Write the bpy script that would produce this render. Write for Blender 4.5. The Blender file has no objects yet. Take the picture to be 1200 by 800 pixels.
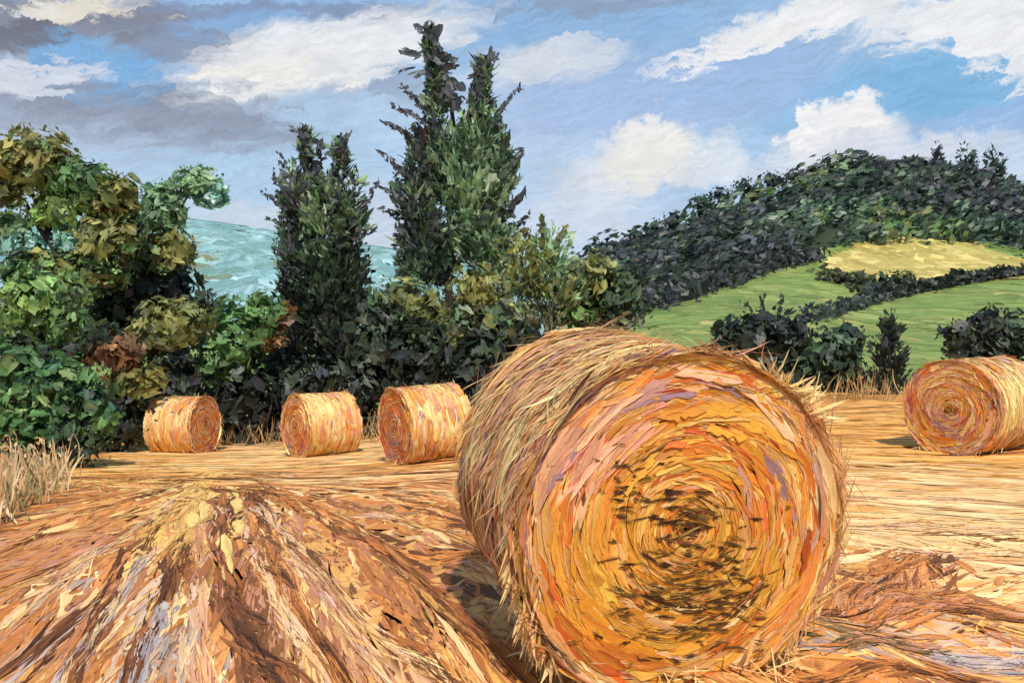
import bpy, math, random
import numpy as np
from math import radians as R

SC = bpy.context.scene
COL = SC.collection
rng = np.random.default_rng(7)
random.seed(7)

# ---------------------------------------------------------------- camera
F = 1000.0                    # focal length in pixels of the 1200x800 photograph
CAMZ = 2.05
PITCH = math.atan(100 / F)    # horizon at row 300
cam_data = bpy.data.cameras.new('camera')
cam_data.sensor_width = 36
cam_data.lens = 36 * F / 1200
cam_data.clip_start = 0.05
cam_data.clip_end = 3000
cam = bpy.data.objects.new('camera', cam_data)
COL.objects.link(cam)
cam.location = (0, 0, CAMZ)
cam.rotation_euler = (R(90) - PITCH, 0, 0)
SC.camera = cam
CP, SP = math.cos(PITCH), math.sin(PITCH)


def ray(px, py):
    a = (np.asarray(px, float) - 600) / F
    b = (400 - np.asarray(py, float)) / F
    return np.stack([a + 0 * b, CP + b * SP, -SP + b * CP + 0 * a], -1)


def at(px, py, Y):
    d = ray(px, py)
    d = d / d[..., 1:2] * np.asarray(Y, float)[..., None]
    d[..., 2] += CAMZ
    return d


def proj(p):
    p = np.asarray(p, float)
    x, y, z = p[..., 0], p[..., 1], p[..., 2] - CAMZ
    f = y * CP - z * SP
    u = y * SP + z * CP
    f = np.where(np.abs(f) < 1e-3, 1e-3, f)
    return 600 + F * x / f, 400 - F * u / f


def lin(c):
    c = np.asarray(c, float) / 255
    return np.where(c <= 0.04045, c / 12.92, ((c + 0.055) / 1.055) ** 2.4)


# ---------------------------------------------------------------- light
SUN_AZ, SUN_EL = R(172), R(52)           # azimuth clockwise from +Y (the view direction)
sd = bpy.data.lights.new('sun', 'SUN')
sd.energy = 3.3
sd.angle = R(1.5)
sd.color = (1.0, 0.93, 0.82)
sun = bpy.data.objects.new('sun', sd)
COL.objects.link(sun)
sun.rotation_euler = (R(90) - SUN_EL, 0, -SUN_AZ + math.pi)
SKY_STRENGTH = 0.10
EXPO = 0.5

SC.view_settings.view_transform = 'Standard'
SC.view_settings.look = 'None'
SC.view_settings.exposure = EXPO
SC.view_settings.gamma = 1.0
SC.view_settings.use_curve_mapping = False
SC.cycles.max_bounces = 5
SC.cycles.diffuse_bounces = 3
SC.cycles.caustics_reflective = False
SC.cycles.caustics_refractive = False


class NT:
    """small helper round a node tree"""

    def __init__(self, tree):
        self.t = tree
        self.n = tree.nodes
        self.n.clear()

    def new(self, kind, **kw):
        n = self.n.new(kind)
        for k, v in kw.items():
            setattr(n, k, v)
        return n

    def put(self, sock, v):
        if v is None:
            return
        if isinstance(v, bpy.types.NodeSocket):
            self.t.links.new(v, sock)
        else:
            sock.default_value = v

    def m(self, op, a, b=None, c=None, clamp=False):
        n = self.new('ShaderNodeMath', operation=op, use_clamp=clamp)
        for i, v in enumerate((a, b, c)):
            self.put(n.inputs[i], v)
        return n.outputs[0]

    def vm(self, op, a, b=None):
        n = self.new('ShaderNodeVectorMath', operation=op)
        self.put(n.inputs[0], a)
        if b is not None:
            self.put(n.inputs['Scale'] if op == 'SCALE' else n.inputs[1], b)
        return n.outputs[0]

    def xyz(self, x, y, z=0.0):
        n = self.new('ShaderNodeCombineXYZ')
        for i, v in enumerate((x, y, z)):
            self.put(n.inputs[i], v)
        return n.outputs[0]

    def sep(self, v):
        n = self.new('ShaderNodeSeparateXYZ')
        self.put(n.inputs[0], v)
        return n.outputs

    def noise(self, vec, scale, detail=3.0, rough=0.55, dim='3D', colour=False):
        n = self.new('ShaderNodeTexNoise', noise_dimensions=dim)
        self.put(n.inputs['Vector'], vec)
        n.inputs['Scale'].default_value = scale
        n.inputs['Detail'].default_value = detail
        n.inputs['Roughness'].default_value = rough
        return n.outputs['Color' if colour else 'Fac']

    def mix(self, f, a, b, blend='MIX'):
        n = self.new('ShaderNodeMix', data_type='RGBA', blend_type=blend)
        self.put(n.inputs[0], f)
        self.put(n.inputs[6], a)
        self.put(n.inputs[7], b)
        return n.outputs[2]

    def sstep(self, v, lo, hi, a=0.0, b=1.0):
        n = self.new('ShaderNodeMapRange', interpolation_type='SMOOTHSTEP')
        self.put(n.inputs[0], v)
        n.inputs[1].default_value = lo
        n.inputs[2].default_value = hi
        n.inputs[3].default_value = a
        n.inputs[4].default_value = b
        return n.outputs[0]


# ---------------------------------------------------------------- sky (world): clouds laid out by compass direction and height
world = bpy.data.worlds.new('World')
SC.world = world
world.use_nodes = True
W = NT(world.node_tree)
tc = W.new('ShaderNodeTexCoord')
dx, dy, dz = W.sep(tc.outputs['Generated'])
az = W.m('ARCTAN2', dx, dy)
el = W.m('ARCSINE', dz)
sky = W.new('ShaderNodeTexSky', sky_type='NISHITA')
sky.sun_disc = False
sky.sun_elevation = SUN_EL
sky.sun_rotation = SUN_AZ
sky.altitude = 200
P0 = W.xyz(az, el)
# broad knife strokes: rotate and stretch the direction, take cell centres of a Voronoi
ROT = 0.20
ca, sa = math.cos(ROT), math.sin(ROT)
ua = W.m('ADD', W.m('MULTIPLY', az, ca), W.m('MULTIPLY', el, sa))
va = W.m('SUBTRACT', W.m('MULTIPLY', el, ca), W.m('MULTIPLY', az, sa))
wob = W.m('MULTIPLY', W.m('SUBTRACT', W.noise(P0, 7, 6, 0.7), 0.5), 0.07)
vw = W.m('ADD', va, wob)
cellv = W.xyz(W.m('MULTIPLY', ua, 24.0), W.m('MULTIPLY', vw, 80.0))
vor = W.new('ShaderNodeTexVoronoi', voronoi_dimensions='2D', feature='F1')
W.put(vor.inputs['Vector'], cellv)
vor.inputs['Scale'].default_value = 1.0
vpx, vpy, _ = W.sep(vor.outputs['Position'])
cu = W.m('DIVIDE', vpx, 24.0)
cv = W.m('SUBTRACT', W.m('DIVIDE', vpy, 80.0), wob)
KF = 0.6
mu = W.m('ADD', W.m('MULTIPLY', ua, 1 - KF), W.m('MULTIPLY', cu, KF))
mv = W.m('ADD', W.m('MULTIPLY', va, 1 - KF), W.m('MULTIPLY', cv, KF))
streakv = W.xyz(W.m('MULTIPLY', ua, 9.0), W.m('MULTIPLY', vw, 34.0))
nz = W.noise(streakv, 1.0, 8, 0.72, colour=True)
n1, n2, n3 = W.sep(nz)
mu = W.m('ADD', mu, W.m('MULTIPLY', W.m('SUBTRACT', n1, 0.5), 0.20))
mv = W.m('ADD', mv, W.m('MULTIPLY', W.m('SUBTRACT', n2, 0.5), 0.085))
# a rounder, curlier coordinate for the heaped clouds
curl = W.noise(P0, 20, 8, 0.68, colour=True)
c1, c2, c3 = W.sep(curl)
qu = W.m('ADD', ua, W.m('MULTIPLY', W.m('SUBTRACT', c1, 0.5), 0.12))
qv = W.m('ADD', va, W.m('MULTIPLY', W.m('SUBTRACT', c2, 0.5), 0.11))


def skyc(c):
    r = lin(c) / SKY_STRENGTH / 2 ** EXPO
    return (r[0], r[1], r[2], 1)


def uv_of(px, py):
    d = ray(px, py)
    d = d / np.linalg.norm(d)
    a, e = math.atan2(d[0], d[1]), math.asin(d[2])
    return a * ca + e * sa, e * ca - a * sa


elr = W.sstep(el, -0.05, 0.32)
base = W.mix(elr, skyc((194, 214, 236)), skyc((148, 188, 226)))
base = W.mix(0.12, base, sky.outputs[0])
base = W.mix(W.sstep(n3, 0.42, 0.66, 0, 0.4), base, skyc((170, 198, 232)))
# (px, py, half width, half height, tilt deg, colour, strength, softness, heaped?)
BLOBS = [
    (960, 150, 330, 60, 8, (160, 196, 230), .75, .9, 0),
    (1110, 95, 140, 38, 10, (128, 184, 226), .9, .9, 0),
    (580, 200, 230, 95, 0, (188, 210, 236), .85, .9, 0),
    (330, 180, 160, 50, 0, (176, 206, 234), .8, .9, 0),
    (760, 110, 200, 40, 5, (162, 186, 228), .6, .9, 0),
    (1150, 170, 110, 40, 12, (158, 188, 228), .8, .8, 0),
    (310, 22, 140, 18, 4, (134, 172, 218), .8, .9, 0),
    (640, 40, 160, 30, 0, (140, 178, 220), .6, .9, 0),
    (140, 100, 260, 26, 2, (170, 184, 206), .5, 1.0, 0),
    (60, 130, 180, 40, 0, (176, 186, 206), .75, 1.0, 0),
    (150, 45, 260, 30, 4, (150, 164, 188), .6, 1.0, 0),
    (260, 60, 200, 20, -8, (136, 148, 172), .7, .9, 0),
    (60, 22, 150, 18, 8, (132, 133, 146), .75, .8, 0),
    (25, 50, 60, 14, 10, (112, 112, 124), .8, .7, 0),
    (180, 130, 130, 15, -6, (136, 148, 170), .8, 1., 0),
    (205, 108, 80, 10, -4, (126, 134, 154), .8, .8, 0),
    (380, 14, 120, 12, 2, (136, 148, 176), .7, .8, 0),
    (700, 2, 110, 11, 0, (140, 150, 172), .6, .9, 0),
    (120, 82, 66, 22, 0, (126, 178, 226), .9, .9, 0),
    (320, 30, 90, 14, 4, (140, 180, 224), .8, .9, 0),
    (95, 14, 60, 13, 12, (230, 224, 212), .95, .6, 0),
    (200, 145, 140, 22, -4, (150, 160, 180), .75, 1., 0),
    (35, 20, 22, 8, 10, (226, 228, 236), .95, .5, 0),
    (40, 90, 50, 10, 4, (218, 222, 234), .9, .8, 0),
    (350, 72, 110, 30, 12, (238, 239, 241), .92, 1., 0),
    (420, 55, 130, 26, 14, (232, 234, 238), .9, .9, 0),
    (310, 92, 60, 12, 2, (240, 238, 234), .9, .7, 0),
    (640, 75, 70, 22, 8, (222, 226, 232), .8, 1., 0),
    (870, 52, 95, 10, 12, (240, 241, 244), .95, .7, 0),
    (960, 16, 110, 18, 10, (238, 239, 241), .95, .6, 0),
    (1150, 30, 110, 26, -8, (238, 239, 241), .95, .7, 0),
    (1230, 70, 60, 20, -14, (238, 239, 241), .9, .7, 0),
    (720, 205, 75, 34, 14, (214, 220, 232), .9, .6, 1),
    (690, 245, 60, 30, 20, (212, 222, 236), .8, .8, 1),
    (760, 185, 48, 36, 10, (236, 235, 230), .95, .8, 1),
    (757, 150, 30, 18, 0, (240, 240, 240), .95, .7, 1),
    (835, 185, 36, 22, 10, (224, 230, 236), .8, .8, 1),
    (900, 195, 70, 16, 5, (218, 226, 238), .7, .8, 1),
    (985, 158, 54, 28, 10, (236, 236, 238), .95, .75, 1),
    (1003, 132, 28, 16, 0, (242, 241, 242), .95, .6, 1),
    (942, 150, 20, 15, 20, (242, 242, 244), 1., .35, 1),
    (1050, 180, 90, 22, 0, (216, 222, 234), .9, .7, 1),
    (1190, 205, 60, 26, 0, (206, 222, 238), .8, .8, 1),
    (640, 270, 120, 26, 0, (208, 220, 238), .6, 1., 0),
    (300, 260, 60, 20, 0, (206, 218, 234), .7, .8, 1),
    (430, 260, 40, 50, 0, (212, 218, 230), .5, .8, 1),
]
colr = base
for (px, py, hw, hh, tilt, c, st, soft, heap) in BLOBS:
    u0, v0 = uv_of(px, py)
    su, sv = (qu, qv) if heap else (mu, mv)
    # hw runs along the stroke direction of the sky; tilt turns it further
    t = R(tilt) - ROT
    ct, sn = math.cos(t), math.sin(t)
    du = W.m('SUBTRACT', su, u0)
    dv = W.m('SUBTRACT', sv, v0)
    k = F * 1.0
    x = W.m('MULTIPLY', W.m('ADD', W.m('MULTIPLY', du, ct), W.m('MULTIPLY', dv, sn)), k / hw)
    y = W.m('MULTIPLY', W.m('SUBTRACT', W.m('MULTIPLY', dv, ct), W.m('MULTIPLY', du, sn)), k / hh)
    d2 = W.m('ADD', W.m('MULTIPLY', x, x), W.m('MULTIPLY', y, y))
    f = W.sstep(d2, .85 - soft * .8, 1.1 + soft * 1.3, st, 0)
    colr = W.mix(f, colr, skyc(c))
# bristle marks
br = W.noise(W.xyz(W.m('MULTIPLY', ua, 22.0), W.m('MULTIPLY', vw, 190.0)), 1.0, 4, 0.7)
gain = W.sstep(br, 0.3, 0.7, 0.91, 1.07)
gain2 = W.m('MULTIPLY', gain, W.sstep(c3, 0.3, 0.7, 0.96, 1.04))
hsv = W.new('ShaderNodeHueSaturation')
W.put(hsv.inputs['Value'], gain2)
W.put(hsv.inputs['Color'], colr)
bg = W.new('ShaderNodeBackground')
W.put(bg.inputs['Color'], hsv.outputs[0])
bg.inputs['Strength'].default_value = SKY_STRENGTH
wo = W.new('ShaderNodeOutputWorld')
W.t.links.new(bg.outputs[0], wo.inputs['Surface'])
world.cycles.sampling_method = 'MANUAL'
world.cycles.sample_map_resolution = 512


# ---------------------------------------------------------------- materials
def mat_paint(name, su, sv, bump, rough=0.5, spec=0.3, var=0.22, trans=0.0):
    """thick ribbed surface: colour of each piece comes with the mesh, fibres and ridges run along its length"""
    m = bpy.data.materials.new(name)
    m.use_nodes = True
    N = NT(m.node_tree)
    a = N.new('ShaderNodeAttribute', attribute_name='Col')
    uv = N.new('ShaderNodeUVMap', uv_map='UVMap')
    u, v, _ = N.sep(uv.outputs[0])
    p = N.xyz(N.m('MULTIPLY', u, su), N.m('MULTIPLY', v, sv))
    n = N.noise(p, 1.0, 4, 0.6)
    n_b = N.noise(p, 3.1, 2, 0.5)
    n_f = N.noise(N.xyz(N.m('MULTIPLY', u, su * 1.5), N.m('MULTIPLY', v, sv * 4.5)), 1.0, 2, 0.5)
    hs = N.new('ShaderNodeHueSaturation')
    N.put(hs.inputs['Value'], N.m('MULTIPLY', N.sstep(n, 0.25, 0.75, 1 - var, 1 + var), N.sstep(n_f, 0.3, 0.7, 1 - var * .7, 1 + var * .7)))
    N.put(hs.inputs['Color'], a.outputs['Color'])
    bp = N.new('ShaderNodeBump')
    bp.inputs['Strength'].default_value = bump
    bp.inputs['Distance'].default_value = 0.02
    N.put(bp.inputs['Height'], N.m('ADD', n, N.m('MULTIPLY', n_b, 0.4)))
    b = N.new('ShaderNodeBsdfPrincipled')
    N.put(b.inputs['Base Color'], hs.outputs[0])
    b.inputs['Roughness'].default_value = rough
    b.inputs['Specular IOR Level'].default_value = spec
    N.put(b.inputs['Normal'], bp.outputs[0])
    o = N.new('ShaderNodeOutputMaterial')
    if trans:
        tr = N.new('ShaderNodeBsdfTranslucent')
        N.put(tr.inputs['Color'], hs.outputs[0])
        mx = N.new('ShaderNodeMixShader')
        mx.inputs[0].default_value = trans
        N.t.links.new(b.outputs[0], mx.inputs[1])
        N.t.links.new(tr.outputs[0], mx.inputs[2])
        N.t.links.new(mx.outputs[0], o.inputs['Surface'])
        return m
    N.t.links.new(b.outputs[0], o.inputs['Surface'])
    return m


def mat_noise(name, cols, scale, stretch=(1, 1, 1), bump=0.5, rough=0.8, spec=0.15):
    """mottled solid surface from object coordinates"""
    m = bpy.data.materials.new(name)
    m.use_nodes = True
    N = NT(m.node_tree)
    tcn = N.new('ShaderNodeTexCoord')
    mp = N.new('ShaderNodeMapping')
    N.put(mp.inputs[0], tcn.outputs['Object'])
    mp.inputs['Scale'].default_value = stretch
    n = N.noise(mp.outputs[0], scale, 6, 0.65)
    cr = N.new('ShaderNodeValToRGB')
    el_ = cr.color_ramp.elements
    k = len(cols)
    for i, c in enumerate(cols):
        pos = 0.28 + 0.44 * i / max(1, k - 1)
        e = el_[i] if i < 2 else el_.new(pos)
        e.position = pos
    for e, c in zip(sorted(el_, key=lambda e: e.position), cols):
        l = lin(c)
        e.color = (l[0], l[1], l[2], 1)
    N.put(cr.inputs[0], n)
    bp = N.new('ShaderNodeBump')
    bp.inputs['Strength'].default_value = bump
    bp.inputs['Distance'].default_value = 0.03
    N.put(bp.inputs['Height'], n)
    b = N.new('ShaderNodeBsdfPrincipled')
    N.put(b.inputs['Base Color'], cr.outputs[0])
    b.inputs['Roughness'].default_value = rough
    b.inputs['Specular IOR Level'].default_value = spec
    N.put(b.inputs['Normal'], bp.outputs[0])
    o = N.new('ShaderNodeOutputMaterial')
    N.t.links.new(b.outputs[0], o.inputs['Surface'])
    return m


M_HAY = mat_paint('hay', 3.0, 12.0, 0.3, 0.55, 0.25, 0.2, 0.25)
M_EARTH = mat_paint('stubble', 2.2, 9.0, 0.10, 0.65, 0.12, 0.16)
M_LEAF = mat_paint('leaves', 1.6, 7.0, 0.45, 0.42, 0.4, 0.28, 0.4)
M_TURF = mat_paint('turf', 1.6, 7.0, 0.02, 0.7, 0.1, 0.15)
M_BARK = mat_noise('bark', [(34, 28, 26), (62, 52, 46), (30, 30, 34)], 6, (1, 1, .25))
M_HAYCORE = mat_noise('packed_hay', [(96, 58, 28), (150, 96, 44), (196, 136, 66)], 9, (1, 1, 1), 0.9)
M_SOIL = mat_noise('field_soil', [(150, 92, 50), (206, 148, 84), (232, 180, 112)], 1.6, (1, 1, 1), 0.6)
M_HILL = mat_noise('hill_grass', [(78, 92, 52), (112, 128, 70), (138, 150, 84)], 0.09, (1, 1, 1), 0.3)


# ---------------------------------------------------------------- mesh helpers
def link(name, me, mat, parent=None, loc=None):
    o = bpy.data.objects.new(name, me)
    COL.objects.link(o)
    if mat:
        me.materials.append(mat)
    if parent:
        o.parent = parent
    return o


def mesh_np(name, V, Q, cols=None, uvs=None, smooth=True):
    me = bpy.data.meshes.new(name)
    nv, nq, k = len(V), len(Q), Q.shape[1]
    me.vertices.add(nv)
    me.vertices.foreach_set('co', V.astype(np.float32).ravel())
    me.loops.add(nq * k)
    me.loops.foreach_set('vertex_index', Q.astype(np.int32).ravel())
    me.polygons.add(nq)
    me.polygons.foreach_set('loop_start', np.arange(0, nq * k, k, dtype=np.int32))
    me.polygons.foreach_set('loop_total', np.full(nq, k, dtype=np.int32))
    me.polygons.foreach_set('use_smooth', np.full(nq, smooth, dtype=bool))
    if cols is not None:
        at_ = me.color_attributes.new('Col', 'FLOAT_COLOR', 'POINT')
        c4 = np.ones((nv, 4), np.float32)
        c4[:, :3] = cols
        at_.data.foreach_set('color', c4.ravel())
    if uvs is not None:
        l = me.uv_layers.new(name='UVMap')
        l.data.foreach_set('uv', uvs[Q.ravel()].astype(np.float32).ravel())
    me.update()
    me.validate()
    return me


def unit(v):
    return v / np.maximum(np.linalg.norm(v, axis=-1, keepdims=True), 1e-9)


def pick(n, palette, jit=0.10):
    """n linear colours from [(rgb, weight), ...]"""
    cs = np.array([lin(c) for c, w in palette])
    w = np.array([w for c, w in palette], float)
    idx = rng.choice(len(cs), n, p=w / w.sum())
    j = rng.choice(len(cs), n, p=w / w.sum())
    t = rng.uniform(0, .25, n)[:, None]
    c = cs[idx] * (1 - t) + cs[j] * t
    return c * np.exp(rng.normal(0, jit, (n, 1))) * np.exp(rng.normal(0, jit * .3, (n, 3)))


def coherent(P, jit=.14):
    """uniform numbers that vary smoothly over the coordinates P, so neighbours agree"""
    P = np.asarray(P, float)
    g = 0
    for k in range(6):
        w = rng.normal(0, 1, P.shape[1]) * (1 + .5 * k)
        g = g + np.sin(P @ w + rng.uniform(0, 6.28)) / (1 + .25 * k)
    u = np.empty(len(P))
    u[np.argsort(g)] = (np.arange(len(P)) + .5) / max(1, len(P))
    u = u + rng.normal(0, jit, len(P))
    return np.abs(1 - np.abs(1 - np.abs(u)) % 2) if False else np.clip(np.where(u < 0, -u, np.where(u > 1, 2 - u, u)), 0, .9999)


def pickc(P, palette, jit=.1, loose=.14):
    cs = np.array([lin(c) for c, w in palette])
    w = np.array([w for c, w in palette], float)
    o = np.argsort(cs @ np.array([.3, .6, .1]))
    cs, w = cs[o], w[o]
    cum = (w / w.sum()).cumsum()
    i = np.searchsorted(cum, coherent(P, loose)).clip(0, len(cs) - 1)
    n = len(P)
    return cs[i] * np.exp(rng.normal(0, jit, (n, 1))) * np.exp(rng.normal(0, jit * .3, (n, 3)))


class Strokes:
    """collects thick knife-like flakes: blades, straws, leaf clumps, clods"""

    def __init__(self):
        self.V, self.Q, self.C, self.U, self.n = [], [], [], [], 0

    def add(self, P, T, N, L, Wd, C, cols=3, rows=4, jag=0.25, bend=0.0, arch=0.0, lift=0.0, taper=0.35, streak=0.14, C2=None, drape=None):
        n = len(P)
        if n == 0:
            return self
        P = np.asarray(P, float)
        T = unit(np.broadcast_to(np.asarray(T, float), P.shape))
        N = np.broadcast_to(np.asarray(N, float), P.shape)
        B = unit(np.cross(N, T))
        N = unit(np.cross(T, B))
        L = np.broadcast_to(np.asarray(L, float), (n,))
        Wd = np.broadcast_to(np.asarray(Wd, float), (n,))
        bend = np.broadcast_to(np.asarray(bend, float), (n,))
        arch = np.broadcast_to(np.asarray(arch, float), (n,))
        lift = np.broadcast_to(np.asarray(lift, float), (n,))
        c = np.linspace(-.5, .5, cols + 1)
        r = np.linspace(0, 1, rows + 1)
        a0 = -.5 + jag * rng.random((n, cols + 1)) * .9
        b0 = .5 - jag * rng.random((n, cols + 1)) * .9
        s = a0[:, None, :] + (b0 - a0)[:, None, :] * r[None, :, None]      # n, rows+1, cols+1
        prof = 1 - taper * (2 * np.abs(r - .5)) ** 2
        w = c[None, None, :] * prof[None, :, None] * (1 + .18 * rng.normal(0, 1, (n, rows + 1, 1)))
        sl = s * L[:, None, None]
        wl = w * Wd[:, None, None] + bend[:, None, None] * sl * sl * .5
        edge = (np.abs(c) * 2)[None, None, :] ** 2
        hl = lift[:, None, None] * (edge + .6 * rng.random((n, rows + 1, cols + 1))) - arch[:, None, None] * sl * sl * .5
        X = P[:, None, None, :] + T[:, None, None, :] * sl[..., None] + B[:, None, None, :] * wl[..., None] + N[:, None, None, :] * hl[..., None]
        if drape is not None:
            X = drape(X, hl)
        colr = C[:, None, :] * np.exp(rng.normal(0, streak, (n, cols + 1, 1)))
        if C2 is not None:
            t = (rng.random((n, cols + 1, 1)) < .3) * rng.uniform(.3, .9, (n, cols + 1, 1))
            colr = colr * (1 - t) + C2[:, None, :] * t
        colr = np.broadcast_to(colr[:, None], (n, rows + 1, cols + 1, 3))
        off = rng.uniform(0, 50, (n, 1, 1, 2))
        Uv = np.stack([s * (L / np.maximum(Wd, 1e-6)).clip(1, 8)[:, None, None] * .5, np.broadcast_to(c[None, None, :], s.shape)], -1) + off
        gi = np.arange((rows + 1) * (cols + 1)).reshape(rows + 1, cols + 1)
        q = np.stack([gi[:-1, :-1], gi[:-1, 1:], gi[1:, 1:], gi[1:, :-1]], -1).reshape(-1, 4)
        k = (rows + 1) * (cols + 1)
        Q = (q[None] + (np.arange(n) * k)[:, None, None] + self.n).reshape(-1, 4)
        self.V.append(X.reshape(-1, 3))
        self.C.append(colr.reshape(-1, 3))
        self.U.append(Uv.reshape(-1, 2))
        self.Q.append(Q)
        self.n += n * k
        return self

    def build(self, name, mat, parent=None, origin=(0, 0, 0)):
        V = np.concatenate(self.V) - np.asarray(origin, float)
        me = mesh_np(name, V, np.concatenate(self.Q), np.concatenate(self.C).clip(.002, .9), np.concatenate(self.U))
        o = link(name, me, mat, parent)
        return o


def tube_mesh(name, chains, sides=8):
    """tapered limbs: chains of (points, radii)"""
    V, Q, n = [], [], 0
    for pts, rad in chains:
        pts = np.asarray(pts, float)
        m = len(pts)
        t = unit(np.gradient(pts, axis=0))
        ref = np.array([0.31, 0.95, 0.05])
        b = unit(np.cross(t, ref))
        c = np.cross(t, b)
        a = np.linspace(0, 2 * math.pi, sides, endpoint=False)
        rr = np.asarray(rad)[:, None] * (1 + .12 * rng.normal(0, 1, (m, sides)))
        X = pts[:, None] + b[:, None] * (np.cos(a)[None, :, None] * rr[..., None]) + c[:, None] * (np.sin(a)[None, :, None] * rr[..., None])
        V.append(X.reshape(-1, 3))
        g = np.arange(m * sides).reshape(m, sides)
        g2 = np.roll(g, -1, 1)
        Q.append(np.stack([g[:-1], g2[:-1], g2[1:], g[1:]], -1).reshape(-1, 4) + n)
        n += m * sides
    return mesh_np(name, np.concatenate(V), np.concatenate(Q))


def tag(o, label=None, cat=None, group=None, kind=None):
    if label:
        o['label'] = label
    if cat:
        o['category'] = cat
    if group:
        o['group'] = group
    if kind:
        o['kind'] = kind
    return o


def empty(name, loc):
    o = bpy.data.objects.new(name, None)
    COL.objects.link(o)
    o.location = loc
    return o


# ---------------------------------------------------------------- terrain
CTRL = []


def cz(x, y, z):
    CTRL.append((x, y, z))


def cp(px, py, Y):
    p = at(px, py, Y)
    CTRL.append((p[0], p[1], p[2]))


for x, y in ((-6, 2), (-2, 2), (2, 2), (6, 2), (-3, 4), (0, 4), (1, 4.6), (4, 4), (8, 4.5), (-7, 4.5), (3, 5.5)):
    cz(x, y, 0)
for a in ((235, 548, 14.5), (0, 600, 9.3), (-200, 600, 9.3), (215, 530, 19.3), (375, 533, 17.3), (495, 540, 14.2), (1115, 533, 11.5), (1000, 470, 20), (1300, 470, 20), (600, 500, 20),
          (800, 520, 12.5), (60, 535, 17), (0, 505, 30), (300, 492, 30), (600, 478, 30), (1000, 452, 32), (1250, 450, 32), (-300, 500, 30), (1700, 450, 32),
          (300, 432, 60), (0, 430, 60), (-400, 430, 60), (600, 440, 55), (250, 352, 100), (0, 352, 100), (450, 355, 100), (650, 345, 110),
          (200, 256, 170), (330, 274, 170), (450, 292, 170), (0, 258, 170), (-400, 262, 170), (600, 306, 170),
          (800, 425, 45), (1000, 437, 45), (1200, 432, 45), (1450, 425, 45), (900, 378, 70), (1100, 388, 70), (1250, 376, 70), (1500, 380, 70), (780, 385, 70),
          (1000, 345, 100), (1150, 338, 100), (850, 345, 100), (1400, 335, 100), (1090, 292, 135), (960, 308, 128), (1190, 298, 132), (900, 312, 128), (1400, 300, 132), (760, 345, 120),
          (1000, 212, 210), (1100, 212, 210), (1200, 236, 210), (900, 248, 210), (800, 282, 210), (710, 316, 210), (1350, 262, 210), (1600, 290, 210), (600, 310, 210)):
    cp(*a)
for x, y in ((-150, 330), (0, 330), (150, 330), (-300, 600), (0, 600), (300, 600), (-400, 330), (400, 330)):
    cz(x, y, -2)
CTRL = np.array(CTRL)


def _uv(x, y):
    yy = np.maximum(y, 1.5)
    return np.stack([x / (yy + 8) * 2.2, np.log(yy + 3)], -1)


_K = _uv(CTRL[:, 0], CTRL[:, 1])
_S = CTRL[:, 2] / (np.maximum(CTRL[:, 1], 1.5) + 10)


def _phi(d2):
    return .5 * d2 * np.log(d2 + 1e-12)


_n = len(_K)
_A = np.zeros((_n + 3, _n + 3))
_A[:_n, :_n] = _phi(((_K[:, None] - _K[None]) ** 2).sum(-1)) + np.eye(_n) * 1e-5
_A[:_n, _n] = 1
_A[:_n, _n + 1:] = _K
_A[_n:, :_n] = _A[:_n, _n:].T
_W = np.linalg.solve(_A, np.concatenate([_S, [0, 0, 0]]))


def base_h(x, y):
    x = np.asarray(x, float)
    y = np.asarray(y, float)
    sh = np.broadcast(x, y).shape
    xf, yf = np.broadcast_to(x, sh).ravel(), np.broadcast_to(y, sh).ravel()
    out = np.empty(len(xf))
    for i in range(0, len(xf), 60000):
        k = _uv(xf[i:i + 60000], yf[i:i + 60000])
        d2 = ((k[:, None] - _K[None]) ** 2).sum(-1)
        v = _phi(d2) @ _W[:_n] + _W[_n] + k @ _W[_n + 1:]
        out[i:i + 60000] = v * (np.maximum(yf[i:i + 60000], 1.5) + 10)
    return out.reshape(sh)


FAN = at(246, 558, 12.8)[:2]            # the gateway the swaths fan out from


def fan(x, y):
    dx_, dy_ = x - FAN[0], y - FAN[1]
    r = np.hypot(dx_, dy_)
    a = np.arctan2(dx_, -dy_)            # 0 = straight towards the camera, + to the right
    return a, r


def fan_dir(x, y):
    a, r = fan(x, y)
    # swaths sweep a little to the right as they come nearer
    b = a - .10
    d = np.stack([np.sin(b), -np.cos(b)], -1)
    # beyond the gateway, and out to the right, the swaths run across the slope
    w = np.clip((y - 10.6) / 1.6, 0, 1)[..., None] * 1.0
    w = np.maximum(w, np.clip((x - 1.0) / 1.5, 0, 1)[..., None] * .7)
    return unit(d * (1 - w) + np.array([1.0, -.06]) * w)


def row_phase(a, r):
    return (a + .10 * np.log(np.maximum(r, .5))) * 66 + 1.2 * np.sin(a * 9 + 1) + .5 * np.sin(r * 1.1 + a * 20)


def furrow(x, y):
    a, r = fan(x, y)
    ph = row_phase(a, r)
    amp = .05 * np.clip(r / 8, 0, 1.2) * np.clip((11.5 - y) / 3, 0, 1) * np.clip(1.15 - x / 3.2, .15, 1)
    w = np.sin(ph) + .5 * np.sin(ph * .43 + 2 + np.sin(r * .9))
    lump = np.sin(x * 3.1 + 1.7 * np.sin(y * 2.3)) * np.sin(y * 2.7 + 1.1 * np.sin(x * 1.9))
    return amp * w + .018 * lump * np.clip((22 - y) / 8, 0, 1)


def H(x, y):
    return base_h(x, y) + furrow(x, y)


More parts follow.
